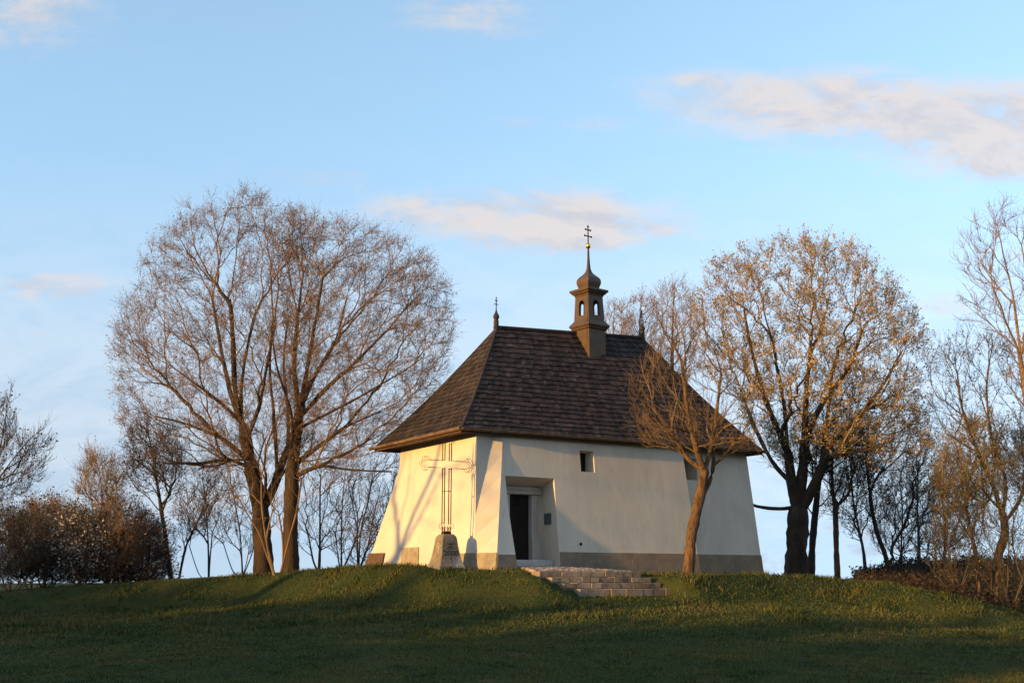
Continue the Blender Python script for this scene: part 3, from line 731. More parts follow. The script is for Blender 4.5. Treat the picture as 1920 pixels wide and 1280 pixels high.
def radii(sk, r0, Rb):
    w = np.zeros(sk.n); kids = np.zeros(sk.n, bool)
    for i in range(sk.n):
        if sk.par[i] >= 0: kids[sk.par[i]] = True
    w[~kids] = 1
    for i in range(sk.n - 1, -1, -1):
        if sk.par[i] >= 0: w[sk.par[i]] += w[i]
    e = math.log(max(w[0], 2)) / math.log(Rb / r0)
    return r0 * w ** (1 / e)
def tubes(V, Fq, base, pts, r, n):
    m = len(pts); t = np.gradient(pts, axis=0); t = nrm(t)
    a = np.array([.31, .17, .93]) if abs(t[0] @ np.array([.31, .17, .93])) < .9 else np.array([1., 0, 0])
    x = nrm(a - t * (t @ a)[:, None]); y = np.cross(t, x); an = np.arange(n) * 2 * math.pi / n
    ring = pts[:, None] + (x[:, None] * np.cos(an)[None, :, None] + y[:, None] * np.sin(an)[None, :, None]) * r[:, None, None]
    if n >= 7:
        ph = base * .37; I = np.arange(m)[:, None]; Kk = np.arange(n)[None]
        rel = 1 + .07 * np.sin(Kk * 2.1 + I * .55 + ph) + .06 * np.sin(Kk * 4.4 - I * 1.3 + ph * 2) + .05 * np.sin(I * 2.9 + ph + Kk)
        ring = pts[:, None] + (ring - pts[:, None]) * rel[..., None]
    V.append(ring.reshape(-1, 3))
    i, k = np.meshgrid(np.arange(m - 1), np.arange(n), indexing='ij'); i = i.ravel(); k = k.ravel(); k2 = (k + 1) % n
    Fq.append(np.stack([base + i * n + k, base + i * n + k2, base + (i + 1) * n + k2, base + (i + 1) * n + k], -1))
    return base + m * n
def twig_batch(rng, pos, dr, length, r, spread=.8, up=.3):
    """one bent three-sided twig per row; returns verts, quads, tip pos, tip dir, mid pos"""
    n = len(pos); d = nrm(dr + rng.normal(0, spread, (n, 3)) * .6 + UP * up); l = (length * rng.uniform(.5, 1.3, n))[:, None]
    d2 = nrm(d + rng.normal(0, .35, (n, 3)) + UP * up * .6); p1 = pos + d * l * .5; p2 = p1 + d2 * l * .5
    x = nrm(np.cross(d, rng.normal(0, 1, (n, 3)))); y = np.cross(d, x)
    V = np.zeros((n, 3, 3, 3))
    for s, (p, rr) in enumerate(((pos, r), (p1, r * .8), (p2, r * .5))):
        for k in range(3):
            a = 2 * math.pi * k / 3; V[:, s, k] = p + (x * math.cos(a) + y * math.sin(a)) * rr
    b = np.arange(n)[:, None] * 9; F = []
    for s in range(2):
        for k in range(3): F.append(b + np.array([[s * 3 + k, s * 3 + (k + 1) % 3, s * 3 + 3 + (k + 1) % 3, s * 3 + 3 + k]]))
    return V.reshape(-1, 3), np.concatenate(F), p2, d2, p1
def leaf_batch(rng, pos, size, elong=1.4):
    n = len(pos); a = nrm(rng.normal(0, 1, (n, 3))); b = nrm(np.cross(a, rng.normal(0, 1, (n, 3)))); s = (size * rng.uniform(.5, 1.4, n))[:, None]
    c = np.cross(a, b)
    V = np.stack([pos, pos + a * s * .5 * elong + b * s * .45 + c * s * .12, pos + a * s * elong, pos + a * s * .5 * elong - b * s * .45 + c * s * .12], 1)
    return V.reshape(-1, 3), np.arange(n * 4).reshape(n, 4)
def make_tree(name, label, cat, base, stems, polys, seed, Rb, n1, n2, bark, twig, leaf=None, group=None, r0=.0065, step=.3, k=1.5, up=.3, wob=.03,
              twigs=6000, tl=.38, sub=2, leaves=6000, lsize=.05, thr=.05, spread=.8, flare=1.35, tw_r=.0055, minc=.25, twup=.3, near=.5, lspread=.03, clus=1):
    """stems: list of (list of world points, parent stem index or None, may branch?)"""
    rng = np.random.RandomState(seed); sk = Skel(); ends = []
    for st in stems:
        pts, pi, ok = st[:3]
        pl = smooth_line(pts, step)
        if pi is None: i0 = sk.add_chain(pl, -1, ok)
        else:
            p = pl[0]; a, b = ends[pi]; j = a + int(np.argmin(np.linalg.norm(sk.pos[a:b] - p, axis=1))); i0 = sk.add_chain(pl[1:] if len(pl) > 2 else pl, j, ok)
        ends.append((i0, sk.n))
    big = np.vstack([crown_points(rng, p, Y, dep, int(n1 * f)) for (p, Y, dep, f) in polys]); rng.shuffle(big)
    grow(sk, big, rng, step, k, up, wob, minc)
    small = np.vstack([crown_points(rng, p, Y, dep, int(n2 * f), .2) for (p, Y, dep, f) in polys]); rng.shuffle(small)
    grow(sk, small, rng, step * .8, k, up, wob, minc)
    r = radii(sk, r0, Rb)
    for si, ((a_, b_), st) in enumerate(zip(ends, stems)):
        if st[1] is not None:
            g = st[3] if len(st) > 3 else .24
            r[a_:b_] = np.maximum(r[a_:b_], np.linspace(Rb * g, Rb * g * .4, b_ - a_))
    zb = sk.pos[0][2]
    hgt = sk.pos[:sk.n, 2] - zb; r = r * (1 + (flare - 1) * np.exp(-np.clip(hgt, 0, 9) / .35) * (r > Rb * .5))
    base = np.asarray(base, float)
    root = empty(name, tuple(base)); tag(root, label, cat, group)
    V = [[], []]; Fq = [[], []]; nb = [0, 0]
    for ch in sk.chains:
        idx = np.array(ch); rr = r[idx].copy()
        if len(idx) < 2: continue
        if sk.par[idx[0]] >= 0 or len(ch) > 1 and ch[0] != 0: rr[0] = min(rr[0], rr[1] * 1.25)
        big_ = rr[0] > thr; w = 0 if big_ else 1
        nsd = 14 if rr[0] > .12 else 7 if rr[0] > .05 else 5 if rr[0] > .02 else 3
        pts = sk.pos[idx] - base
        nb[w] = tubes(V[w], Fq[w], nb[w], pts, rr, nsd)
    if V[0]:
        link('trunk', mesh_np('trunk', np.vstack(V[0]), Fq[0]), root, [bark])
    # twigs
    fine = np.where((r < max(.016, r0 * 2.6)) & (np.arange(sk.n) > ends[-1][1] * 0))[0]
    fine = fine[sk.ok[fine]]
    Lv, Lf, lb = [], [], 0
    if twigs and len(fine):
        pick = rng.choice(fine, twigs); pp = sk.pos[pick] - base; dd = sk.dir[pick]
        v, f, tip, td, mid = twig_batch(rng, pp, dd, tl, tw_r, spread, twup); V[1].append(v); Fq[1].append(f + nb[1]); nb[1] += len(v)
        tips = [tip, mid]
        for s in range(sub):
            v, f, tip2, td2, mid2 = twig_batch(rng, mid if s % 2 else tip, td, tl * .6, tw_r * .8, spread * 1.1, twup); V[1].append(v); Fq[1].append(f + nb[1]); nb[1] += len(v); tips += [tip2, tip2, mid2]
        tips = np.vstack(tips)
    else: tips = sk.pos[fine] - base
    mats = [twig]
    faces = list(Fq[1]); mi = [0] * len(faces)
    if leaf and leaves:
        lp = np.repeat(tips[rng.randint(0, len(tips), leaves // clus)], clus, 0)[:leaves]; leaves = len(lp); lp = lp + rng.normal(0, lspread, (leaves, 3)); v, f = leaf_batch(rng, lp, lsize); V[1].append(v); faces.append(f + nb[1]); mi.append(1); mats.append(leaf)
    me = mesh_np('crown', np.vstack(V[1]), faces, midx=mi); link('crown', me, root, mats)
    return root
def A(Y, *pts): return [at(x, y, Y + (d[0] if d else 0)) for (x, y, *d) in pts]
def foot(px, Y):
    """where a stem seen at px stands at distance Y"""
    p = at(px, 1080, Y); return np.array([p[0], Y, gz(p[0], Y) - .08])
def rooted(px, Y, *pts): return [foot(px, Y)] + A(Y, *pts)
def clip_under(p): return p

# --- the pair of big maples left of the chapel
YA = 38.0
fa = foot(494, YA)
make_tree('bare_tree', 'large bare tree with a forked double trunk, left of the chapel', 'tree', fa,
    [(rooted(494, YA, (492, 1010), (489, 965), (480, 915), (466, 850), (455, 795)), None, False),
     (A(YA, (488, 960), (512, 915, .2), (527, 872, .5), (548, 820, 1.0), (565, 760, 1.4)), 0, True, .58),
     (A(YA, (455, 795), (425, 765, -.3), (388, 735, -.6), (340, 700, -.9)), 0, True),
     (A(YA, (455, 795), (452, 735), (462, 660, .3), (478, 590, .4)), 0, True),
     (A(YA, (462, 825), (485, 765, -.5), (498, 700, -.9), (515, 610, -1.2)), 0, True),
     (A(YA, (458, 805), (432, 735, .8), (412, 640, 1.3), (398, 560, 1.6)), 0, True),
     (A(YA, (474, 880), (430, 862, -.4), (375, 868, -.8), (305, 868, -1.2)), 0, True),
     (A(YA, (470, 868), (420, 825, .9), (350, 795, 1.6), (290, 780, 2.0)), 0, True),
     (A(YA, (520, 890, .3), (517, 830, .1), (512, 760, -.2), (506, 690, -.5), (512, 600, -.7)), 1, True),
     (A(YA, (452, 790), (440, 720, -.6), (437, 640, -1.1), (432, 560, -1.4)), 0, True),
     (A(YA, (540, 840, .8), (540, 770, 1.3), (532, 680, 1.7), (540, 600, 1.9)), 1, True)],
    [([(213, 690), (222, 600), (266, 480), (352, 382), (465, 358), (545, 392), (600, 425), (600, 640), (580, 780), (560, 880), (400, 880), (290, 890), (232, 800)], YA, 3.4, 1.0)],
    11, .29, 240, 1100, M['bark_old'], M['twig_brown'], M['bud_russet'], group='tall bare trees left of the chapel', twigs=10500, leaves=34000, lsize=.030, up=.12, wob=.035, r0=.0048, tw_r=.0045, twup=.15)
YB = 37.2
make_tree('bare_tree', 'large bare tree with one straight trunk, beside the chapel roof', 'tree', foot(545, YB),
    [(rooted(545, YB, (545, 1000), (546, 930), (550, 860), (557, 800), (562, 765)), None, False),
     (A(YB, (562, 765), (552, 700, .2), (556, 620, .2), (566, 530, .3)), 0, True),
     (A(YB, (562, 770), (590, 705, .5), (628, 640, .8), (650, 560, 1.)), 0, True),
     (A(YB, (562, 765), (576, 690, -.8), (590, 610, -1.3), (605, 520, -1.6)), 0, True),
     (A(YB, (560, 785), (610, 730, -.6), (665, 680, -1.), (725, 620, -1.3)), 0, True),
     (A(YB, (556, 805), (625, 770, .4), (690, 735, .8), (765, 690, 1.1)), 0, True),
     (A(YB, (552, 840), (545, 770, -.8), (520, 690, -1.3), (508, 610, -1.6)), 0, True),
     (A(YB, (551, 895), (598, 874, -.5), (655, 880, -.8), (735, 884, -1.)), 0, True),
     (A(YB, (552, 870), (600, 835, .6), (650, 800, 1.), (715, 770, 1.4)), 0, True)],
    [([(500, 440), (545, 398), (640, 415), (740, 445), (808, 492), (842, 550), (852, 640), (830, 720), (770, 800), (690, 860), (600, 890), (540, 860), (515, 640)], YB, 3.2, 1.0)],
    12, .23, 220, 1050, M['bark_old'], M['twig_brown'], M['bud_russet'], group='tall bare trees left of the chapel', twigs=10000, leaves=32000, lsize=.030, up=.12, wob=.035, r0=.0048, tw_r=.0045, twup=.15)
# --- big budding tree right of the chapel
YC = 41.0
make_tree('budding_tree', 'big budding tree with dark three-stemmed trunk right of the chapel', 'tree', foot(1492, YC),
    [(rooted(1492, YC, (1495, 1000), (1498, 940)), None, False),
     (A(YC, (1496, 955), (1484, 900), (1476, 830), (1470, 760), (1455, 680, .3)), 0, True),
     (A(YC, (1498, 940), (1505, 880), (1508, 810), (1512, 740), (1520, 650, -.4)), 0, True),
     (A(YC, (1500, 960), (1525, 912, -.3), (1546, 860, -.5), (1551, 790, -.6), (1560, 700, -.7)), 0, True),
     (A(YC, (1484, 905), (1450, 868, .5), (1415, 800, .8), (1385, 720, 1.)), 1, True),
     (A(YC, (1490, 950), (1470, 953), (1440, 952, .3), (1408, 945, .5), (1375, 925, .8)), 0, True, .22),
     (A(YC, (1546, 862, -.5), (1590, 848, -.9), (1640, 842, -1.2)), 3, True),
     (A(YC, (1548, 840, -.5), (1600, 790, -.2), (1650, 730), (1690, 660, .3)), 3, True),
     (A(YC, (1508, 830), (1540, 760, .8), (1590, 690, 1.3), (1620, 610, 1.6)), 2, True),
     (A(YC, (1478, 850), (1440, 760, -.8), (1410, 660, -1.3), (1395, 580, -1.5)), 1, True)],
    [([(1300, 570), (1335, 500), (1400, 465), (1470, 446), (1550, 450), (1620, 470), (1676, 515), (1716, 580), (1740, 660), (1732, 760), (1745, 850), (1650, 880), (1560, 860), (1430, 860), (1380, 760), (1315, 700)], YC, 3.6, 1.0)],
    13, .37, 230, 1000, M['bark_dark'], M['twig_tan'], M['leaf_ochre'], twigs=9000, leaves=38000, lsize=.050, r0=.0055, clus=3, up=.15, wob=.05, tl=.36, lspread=.04)
# --- small pollarded tree in front of the wall
YD = 32.0
make_tree('pollard_tree', 'slender leaning tree with orange shoots before the chapel wall', 'tree', foot(1290, YD),
    [(rooted(1290, YD, (1296, 1010), (1303, 970), (1313, 925), (1321, 885), (1325, 868)), None, False),
     (A(YD, (1315, 930), (1333, 895, .15), (1338, 862, .2), (1335, 832, .2)), 0, True, .55),
     (A(YD, (1325, 870), (1332, 838), (1340, 800), (1345, 760, .1), (1352, 700, .2)), 0, True),
     (A(YD, (1322, 884), (1308, 850, -.2), (1297, 810, -.3), (1288, 760, -.4), (1280, 690, -.5)), 0, True),
     (A(YD, (1320, 882), (1290, 860, .2), (1270, 830, .3), (1245, 790, .3), (1215, 755, .3)), 0, True),
     (A(YD, (1297, 812, -.3), (1250, 800, -.8), (1215, 825, -1.)), 3, True),
     (A(YD, (1335, 832, .2), (1360, 800, -.4), (1395, 795, -.7), (1415, 830, -.8)), 1, True)],
    [([(1165, 745), (1200, 670), (1245, 605), (1275, 580), (1320, 590), (1370, 640), (1405, 730), (1422, 840), (1350, 845), (1290, 835), (1200, 840)], YD, 1.5, 1.0),
     ([(1222, 700), (1238, 575), (1262, 515), (1300, 540), (1325, 600), (1330, 700)], YD, .9, .16),
     ([(1190, 790), (1260, 760), (1330, 770), (1415, 780), (1430, 850), (1340, 845), (1195, 845)], YD, 1.2, .5)],
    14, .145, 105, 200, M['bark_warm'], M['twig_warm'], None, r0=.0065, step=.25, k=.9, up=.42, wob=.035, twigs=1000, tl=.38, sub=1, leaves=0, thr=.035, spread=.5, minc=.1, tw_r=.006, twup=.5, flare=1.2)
# --- tall thin tree at the right edge, and its neighbours
YE = 36.0
make_tree('bare_tree', 'tall thin bare tree reaching highest at the right edge', 'tree', foot(1945, YE),
    [(rooted(1945, YE, (1940, 950), (1930, 800), (1915, 680), (1900, 560), (1882, 480), (1870, 420)), None, True)],
    [([(1795, 500), (1810, 430), (1870, 378), (1960, 370), (2080, 430), (2120, 640), (2050, 760), (1900, 740), (1805, 610)], YE, 2.6, 1.0)],
    15, .14, 90, 260, M['twig_brown'], M['twig_brown'], None, twigs=1800, leaves=0, up=.35, k=1.2, thr=.04)
YF = 37.0
make_tree('bare_tree', 'crooked forked tree leaning left at the right edge, among yellow shrubs', 'tree', foot(1862, YF),
    [(rooted(1862, YF, (1870, 1050), (1884, 1000), (1880, 960)), None, False),
     (A(YF, (1880, 965), (1862, 910), (1835, 850), (1805, 770), (1795, 700)), 0, True),
     (A(YF, (1880, 965), (1885, 900), (1860, 820), (1850, 730), (1860, 650)), 0, True),
     (A(YF, (1883, 980), (1915, 930), (1930, 850), (1925, 740)), 0, True)],
    [([(1735, 660), (1790, 615), (1870, 625), (1950, 650), (1960, 860), (1900, 930), (1800, 920), (1745, 800)], YF, 1.8, 1.0)],
    16, .13, 90, 260, M['bark_warm'], M['twig_grey'], M['leaf_olive'], twigs=1500, leaves=1200, lsize=.05, up=.3, k=1.3, thr=.04)
make_tree('young_tree', 'young crooked tree with bent pale stem at the bank on the right', 'tree', foot(1835, 36.5),
    [(rooted(1835, 36.5, (1832, 1060), (1822, 1000), (1812, 950), (1815, 905), (1830, 860)), None, True)],
    [([(1745, 880), (1790, 800), (1850, 780), (1890, 860), (1860, 940), (1760, 960)], 36.5, 1.2, 1.0)],
    17, .065, 50, 180, M['bark_warm'], M['twig_tan'], M['leaf_olive'], twigs=1400, leaves=2200, lsize=.05, up=.2, thr=.03)
for i, (px, Y, poly, lab) in enumerate([
        (1790, 36.0, [(1740, 1010), (1760, 920), (1800, 880), (1850, 930), (1850, 1060), (1770, 1090)], 'yellow green shrub on the dark bank, left of the crooked trees'),
        (1890, 34.0, [(1830, 1000), (1850, 880), (1910, 840), (1990, 880), (1990, 1060), (1860, 1080)], 'yellow green shrub cut by the right edge of the picture'),
        (1905, 38.0, [(1850, 860), (1880, 800), (1960, 790), (1990, 900), (1900, 950)], 'olive shrub top behind the crooked forked tree')]):
    f = foot(px, Y)
    make_tree('shrub', lab, 'shrub', f, [([f, f + np.array([-.05, 0, .3]), f + np.array([-.1, 0, .5])], None, True)] + [([f, f + np.array([dx, dy, .5]), f + np.array([dx * 2.2, dy * 2, 1.1])], 0, True) for dx, dy in ((.3, .1), (-.3, .2), (.1, -.3))],
              [(poly, Y, 1.2, 1.0)], 30 + i, .035, 40, 150, M['twig_grey'], M['twig_grey'], M['leaf_olive'], group='shrubs at the right edge', twigs=900, leaves=1500, lsize=.04, up=.4, thr=.02, minc=0)
# --- saplings right of the big budding tree
sap = [
 (1520, 42.0, [(1524, 1010), (1530, 950), (1538, 880), (1545, 800)], [(1440, 900), (1500, 760), (1600, 740), (1620, 900), (1540, 960)], .12, 'leaning dark stem close behind the three-stemmed trunk', 'bark_dark', 'leaf_ochre', 1800, 160),
 (1570, 43.0, [(1568, 1020), (1566, 960), (1560, 900), (1562, 820)], [(1510, 900), (1530, 800), (1600, 780), (1640, 880), (1600, 960)], .10, 'reddish straight sapling, next right of the leaning dark stem', 'bark_warm', 'leaf_olive', 2500, 170),
 (1622, 44.5, [(1620, 1040), (1610, 990), (1600, 940), (1596, 880)], [(1560, 960), (1570, 860), (1640, 840), (1660, 950), (1600, 1010)], .06, 'thin wavy sapling between reddish sapling and the wide fork', 'twig_grey', 'leaf_olive', 1500, 150),
 (1668, 44.0, [(1660, 1040), (1645, 1000), (1636, 960), (1628, 900), (1622, 840)], [(1590, 930), (1610, 820), (1690, 780), (1740, 850), (1760, 950), (1650, 980)], .10, 'wide forked sapling leaning left, with leafy olive crown', 'bark_dark', 'leaf_olive', 4500, 260),
 (1725, 47.0, [(1722, 1000), (1720, 940), (1722, 880)], [(1660, 1020), (1680, 900), (1730, 850), (1790, 900), (1800, 1030), (1730, 1050)], .07, 'hazy grey sapling thicket rising behind the right bank', 'twig_grey', 'leaf_brown', 1500, 260),
 (1770, 48.0, [(1772, 1010), (1768, 950), (1765, 900)], [(1720, 1020), (1740, 930), (1780, 880), (1820, 930), (1830, 1030)], .06, 'grey sapling at the right end of the hazy thicket', 'twig_grey', 'leaf_olive', 1500, 200),
 (1690, 49.0, [(1690, 1020), (1692, 960), (1688, 910)], [(1640, 1030), (1650, 930), (1700, 880), (1740, 940), (1740, 1040)], .06, 'grey sapling at the left end of the hazy thicket', 'twig_grey', 'leaf_brown', 1000, 200)]
for i, (px, Y, pts, poly, rb, lab, bk_, lf, nl, nb_) in enumerate(sap):
    make_tree('sapling', lab, 'sapling', foot(px, Y), [(rooted(px, Y, *pts), None, True)], [([(x + (x - px) * .25, y - 40 if y < 930 else y) for x, y in poly], Y, 1.6, 1.0)], 50 + i, rb, 50, int(nb_ * 1.15), M[bk_], M['twig_grey'], M[lf],
              group='saplings right of the chapel', twigs=1200, leaves=int(nl * .6), lsize=.05, up=.35, thr=.03, k=1.2, wob=.05)
# --- saplings between the left trees and the chapel, seen against the sky
lsap = [
 (598, 44.0, [(600, 1000), (600, 930), (602, 880)], [(560, 1000), (570, 900), (600, 840), (640, 900), (640, 990)], .07, 'upright brown sapling just right of the straight trunk', 300),
 (640, 45.0, [(640, 1010), (642, 940), (648, 880)], [(610, 1020), (620, 910), (650, 860), (690, 900), (690, 1000)], .06, 'slim sapling with many fine shoots, second right of the straight trunk', 300),
 (672, 43.0, [(676, 1000), (690, 940), (700, 880)], [(640, 1010), (660, 900), (720, 840), (745, 900), (720, 1020)], .07, 'arching sapling whose shoots lean towards the chapel wall', 320),
 (712, 42.0, [(718, 1010), (730, 960), (738, 900)], [(670, 1040), (690, 950), (745, 880), (760, 960), (720, 1050)], .055, 'low sapling with dark arching twigs at the foot of the chapel', 260),
 (392, 42.0, [(390, 1010), (386, 950), (380, 900)], [(340, 970), (350, 900), (400, 870), (440, 910), (430, 980)], .05, 'slender sapling standing alone before the violet cloud', 160),
 (455, 43.0, [(450, 1000), (440, 940), (430, 890)], [(390, 980), (410, 900), (450, 880), (475, 930), (470, 1020)], .045, 'thin sapling just left of the forked double trunk', 200)]
for i, (px, Y, pts, poly, rb, lab, nb_) in enumerate(lsap):
    make_tree('sapling', lab, 'sapling', foot(px, Y), [(rooted(px, Y, *pts), None, True)] + [([foot(px, Y), foot(px, Y) + np.array([dx, abs(dx), .7 + dx]), foot(px, Y) + np.array([dx * 1.9, .1 - dx, 1.7 + dx])], 0, True) for dx in np.random.RandomState(i + 5).uniform(-.5, .5, 1 + i % 3)], [([(x + (x - px) * .45, y - 30 if y < 950 else y + 20) for x, y in poly], Y, 1.5, 1.0)], 70 + i, rb * .8, 40, int(nb_ * .75), M['twig_grey'], M['twig_brown'], M['leaf_brown'],
              group='saplings left of the chapel', twigs=450, leaves=350, lsize=.04, up=.5, thr=.02, k=1.1, wob=.04, minc=.1)
# --- orange lit suckers at the feet of the two big trees
for i, (px, Y, stems_, lab) in enumerate([
        (516, 34.6, [[(500, 1040), (486, 1000), (462, 960), (440, 920)], [(505, 1045), (492, 960), (490, 900)], [(508, 1050), (500, 1010), (510, 960)]], 'fan of orange suckers before the forked double trunk'),
        (525, 36.0, [[(532, 1050), (545, 1000), (556, 960), (565, 900)], [(530, 1060), (530, 1010), (522, 960)]], 'slanting orange suckers between the two big trunks')]):
    f = foot(px, Y)
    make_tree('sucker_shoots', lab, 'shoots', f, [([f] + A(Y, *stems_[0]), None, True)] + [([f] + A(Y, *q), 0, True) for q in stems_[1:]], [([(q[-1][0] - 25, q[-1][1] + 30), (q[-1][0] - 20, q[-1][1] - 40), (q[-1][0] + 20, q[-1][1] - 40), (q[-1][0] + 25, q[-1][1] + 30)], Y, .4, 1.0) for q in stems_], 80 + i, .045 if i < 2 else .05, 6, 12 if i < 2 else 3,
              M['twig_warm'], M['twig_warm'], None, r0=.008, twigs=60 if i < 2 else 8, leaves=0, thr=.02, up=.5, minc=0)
# --- trees behind the roof
for i, (px, Y, top, lab) in enumerate([(1150, 52.0, 560, 'bare tree top peeping over the ridge, next to the turret'), (1200, 54.0, 545, 'bare tree top above the right hand ridge finial'), (1262, 50.0, 520, 'bare tree top behind the right hip, left of the budding crown')]):
    f = foot(px, Y)
    make_tree('bare_tree', lab, 'tree', f, [([f] + A(Y, (px + 3, 900), (px, 780), (px - 2, 700), (px, top + 60), (px + 2, top + 15)), None, True)], [([(px - 55, 720), (px - 40, top + 40), (px - 8, top), (px + 12, top - 5), (px + 42, top + 40), (px + 55, 720)], Y, 1.8, 1.0)], 90 + i, .13, 50, 170, M['bark_dark'], M['twig_brown'], M['bud_russet'],
              group='trees behind the chapel', twigs=1200, leaves=1200, lsize=.05, up=.5, thr=.05, k=1.0)
# --- left side: thin tree, feathery tree, hedge of shrubs
make_tree('young_tree', 'thin dark tree with tangled crown, right end of the thicket', 'tree', foot(322, 37.5),
    [(rooted(322, 37.5, (312, 1020), (303, 960), (292, 890), (284, 840), (275, 800)), None, True), (rooted(335, 37.5, (350, 1020), (378, 960), (392, 900)), 0, True)],
    [([(225, 860), (245, 800), (275, 775), (320, 800), (345, 860), (340, 930), (260, 930)], 37.5, 1.4, 1.0), ([(330, 1010), (345, 930), (400, 880), (420, 930), (370, 1010)], 37.5, 1.0, .3)],
    21, .075, 60, 230, M['bark_dark'], M['twig_grey'], M['leaf_brown'], twigs=1400, leaves=1100, lsize=.05, up=.1, thr=.03, wob=.06)
make_tree('bare_tree', 'feathery upright bare tree cut by the left edge', 'tree', foot(-30, 40.0),
    [([foot(-30, 40.)] + A(40., (-28, 980), (-20, 900)), None, True), (A(40., (-24, 930), (10, 880), (50, 830), (85, 800)), 0, True), (A(40., (-20, 900), (0, 840), (12, 770), (20, 735)), 0, True)],
    [([(-120, 910), (-110, 800), (-25, 760), (20, 755), (40, 810), (95, 835), (90, 880), (50, 940), (-40, 950)], 40.0, 1.8, 1.0)],
    22, .10, 90, 260, M['twig_grey'], M['twig_grey'], M['leaf_brown'], twigs=1900, leaves=900, lsize=.06, up=.7, thr=.04, k=1.0, twup=.7, spread=.5)
shr = [
 (20, 36.5, [(-60, 1090), (-60, 960), (-10, 915), (50, 930), (80, 980), (80, 1090)], 'green black shrub in the left corner of the thicket', 'leaf_green', .5),
 (85, 37.5, [(30, 1090), (40, 930), (90, 900), (140, 930), (150, 1090)], 'brown shrub between the green black one and the white blossom', 'leaf_brown', .5),
 (150, 36.8, [(100, 1090), (105, 970), (140, 925), (190, 940), (205, 1090)], 'shrub with whitish spring blossom amid the dark thicket', 'blossom', .4),
 (205, 37.0, [(150, 1090), (160, 950), (210, 910), (255, 950), (270, 1090)], 'dense rust brown shrub right of the white blossom', 'leaf_brown', .5),
 (262, 37.4, [(215, 1095), (225, 970), (265, 930), (305, 970), (310, 1095)], 'russet shrub under the thin dark tree', 'bud_russet', .5),
 (60, 39.5, [(-20, 1080), (0, 960), (60, 910), (120, 930), (140, 1080)], 'dark shrub showing behind the front row, left part', 'leaf_green', .5),
 (230, 39.8, [(140, 1080), (160, 930), (210, 890), (280, 930), (310, 1080)], 'dark shrub showing behind the front row, right part', 'leaf_brown', .5)]
for i, (px, Y, poly, lab, lf, dp) in enumerate(shr):
    f = foot(px, Y)
    make_tree('shrub', lab, 'shrub', f, [([f, f + np.array([-.05, 0, .4]), f + np.array([-.1, 0, .8])], None, True)] + [([f + np.array([dx * .3, dy * .3, 0]), f + np.array([dx, dy, .6]), f + np.array([dx * 1.8, dy * 1.6, 1.4])], 0, True) for dx, dy in ((.35, .1), (-.4, .2), (.15, -.3), (-.2, -.25), (.6, .0))],
              [([(x + (x - px) * .15, y + 34 if y < 1000 else y) for x, y in poly], Y, 1.2, 1.0)], 100 + i, .045, 60, 240, M['twig_brown'], M['twig_brown'] if i % 2 else M['twig_grey'], M[lf], group='shrubs of the thicket on the left', twigs=2100, leaves=1900 if lf != 'blossom' else 5200, lsize=.06 if lf != 'blossom' else .055, up=.4, thr=.02, minc=0, lspread=.08)
make_tree('young_tree', 'pale wispy young tree rising out of the thicket', 'tree', foot(200, 38.4),
    [(rooted(200, 38.4, (198, 1000), (192, 930), (185, 880), (170, 840)), None, True)], [([(145, 940), (150, 870), (175, 845), (215, 860), (240, 895), (235, 950)], 38.4, 1.2, 1.0)],
    23, .05, 40, 130, M['twig_tan'], M['twig_tan'], M['blossom'], twigs=800, leaves=1500, lsize=.035, up=.5, thr=.03)

# --- out of frame to the left: the bare tree whose shadow lies on the gable, and the dense hedge that shades the field
fx = loc2w(.5, 2.2); tp = np.array([fx[0] + SH[0] * 24, fx[1] + SH[1] * 24]); tz = 1.0
sd = np.array([-_v[0], -_v[1], 0])
b0 = np.array([tp[0], tp[1], tz]) - sd * 1.9
def SP(d, h): return b0 + np.array([0, 0, h]) + sd * d
def shade_tree():
    rng = np.random.RandomState(41); root = empty('bare_tree', tuple(b0)); tag(root, 'leaning bare tree out on the open field, its shadow on the gable', 'tree')
    sk = Skel()
    s0 = smooth_line([SP(-2.0, -.2), SP(-1.9, 1.4), SP(-1.5, 2.8), SP(-1.0, 3.8)], .3); sk.add_chain(s0, -1, False); n0 = sk.n - 1
    for pl in ([SP(-1.0, 3.8), SP(.4, 5.2), SP(1.9, 6.7), SP(3.4, 8.4)], [SP(-.6, 4.2), SP(.3, 5.6), SP(1.5, 7.0), SP(2.2, 8.6)]):
        sk.add_chain(smooth_line(pl, .3)[1:], n0, True)
    tg = np.array([SP(rng.uniform(-2.0, 6), rng.uniform(5.2, 10.5)) + np.array([rng.uniform(-1.6, 1.6), rng.uniform(-1, 1), 0]) for _ in range(70)])
    grow(sk, tg, rng, .3, 1.3, .4, .04)
    r = radii(sk, .009, .22); V, F, nb = [], [], 0
    for ch in sk.chains:
        idx = np.array(ch); rr = r[idx].copy()
        if len(idx) < 2: continue
        if ch[0] != 0: rr[0] = min(rr[0], rr[1] * 1.25)
        nb = tubes(V, F, nb, sk.pos[idx] - b0, rr, 7)
    k = 4; nv = sum(len(v) for v in V[:k])
    link('trunk', mesh_np('trunk', np.vstack(V[:k]), F[:k]), root, [M['bark_old']])
    link('crown', mesh_np('crown', np.vstack(V[k:]), [f - nv for f in F[k:]]), root, [M['twig_brown']])
shade_tree()
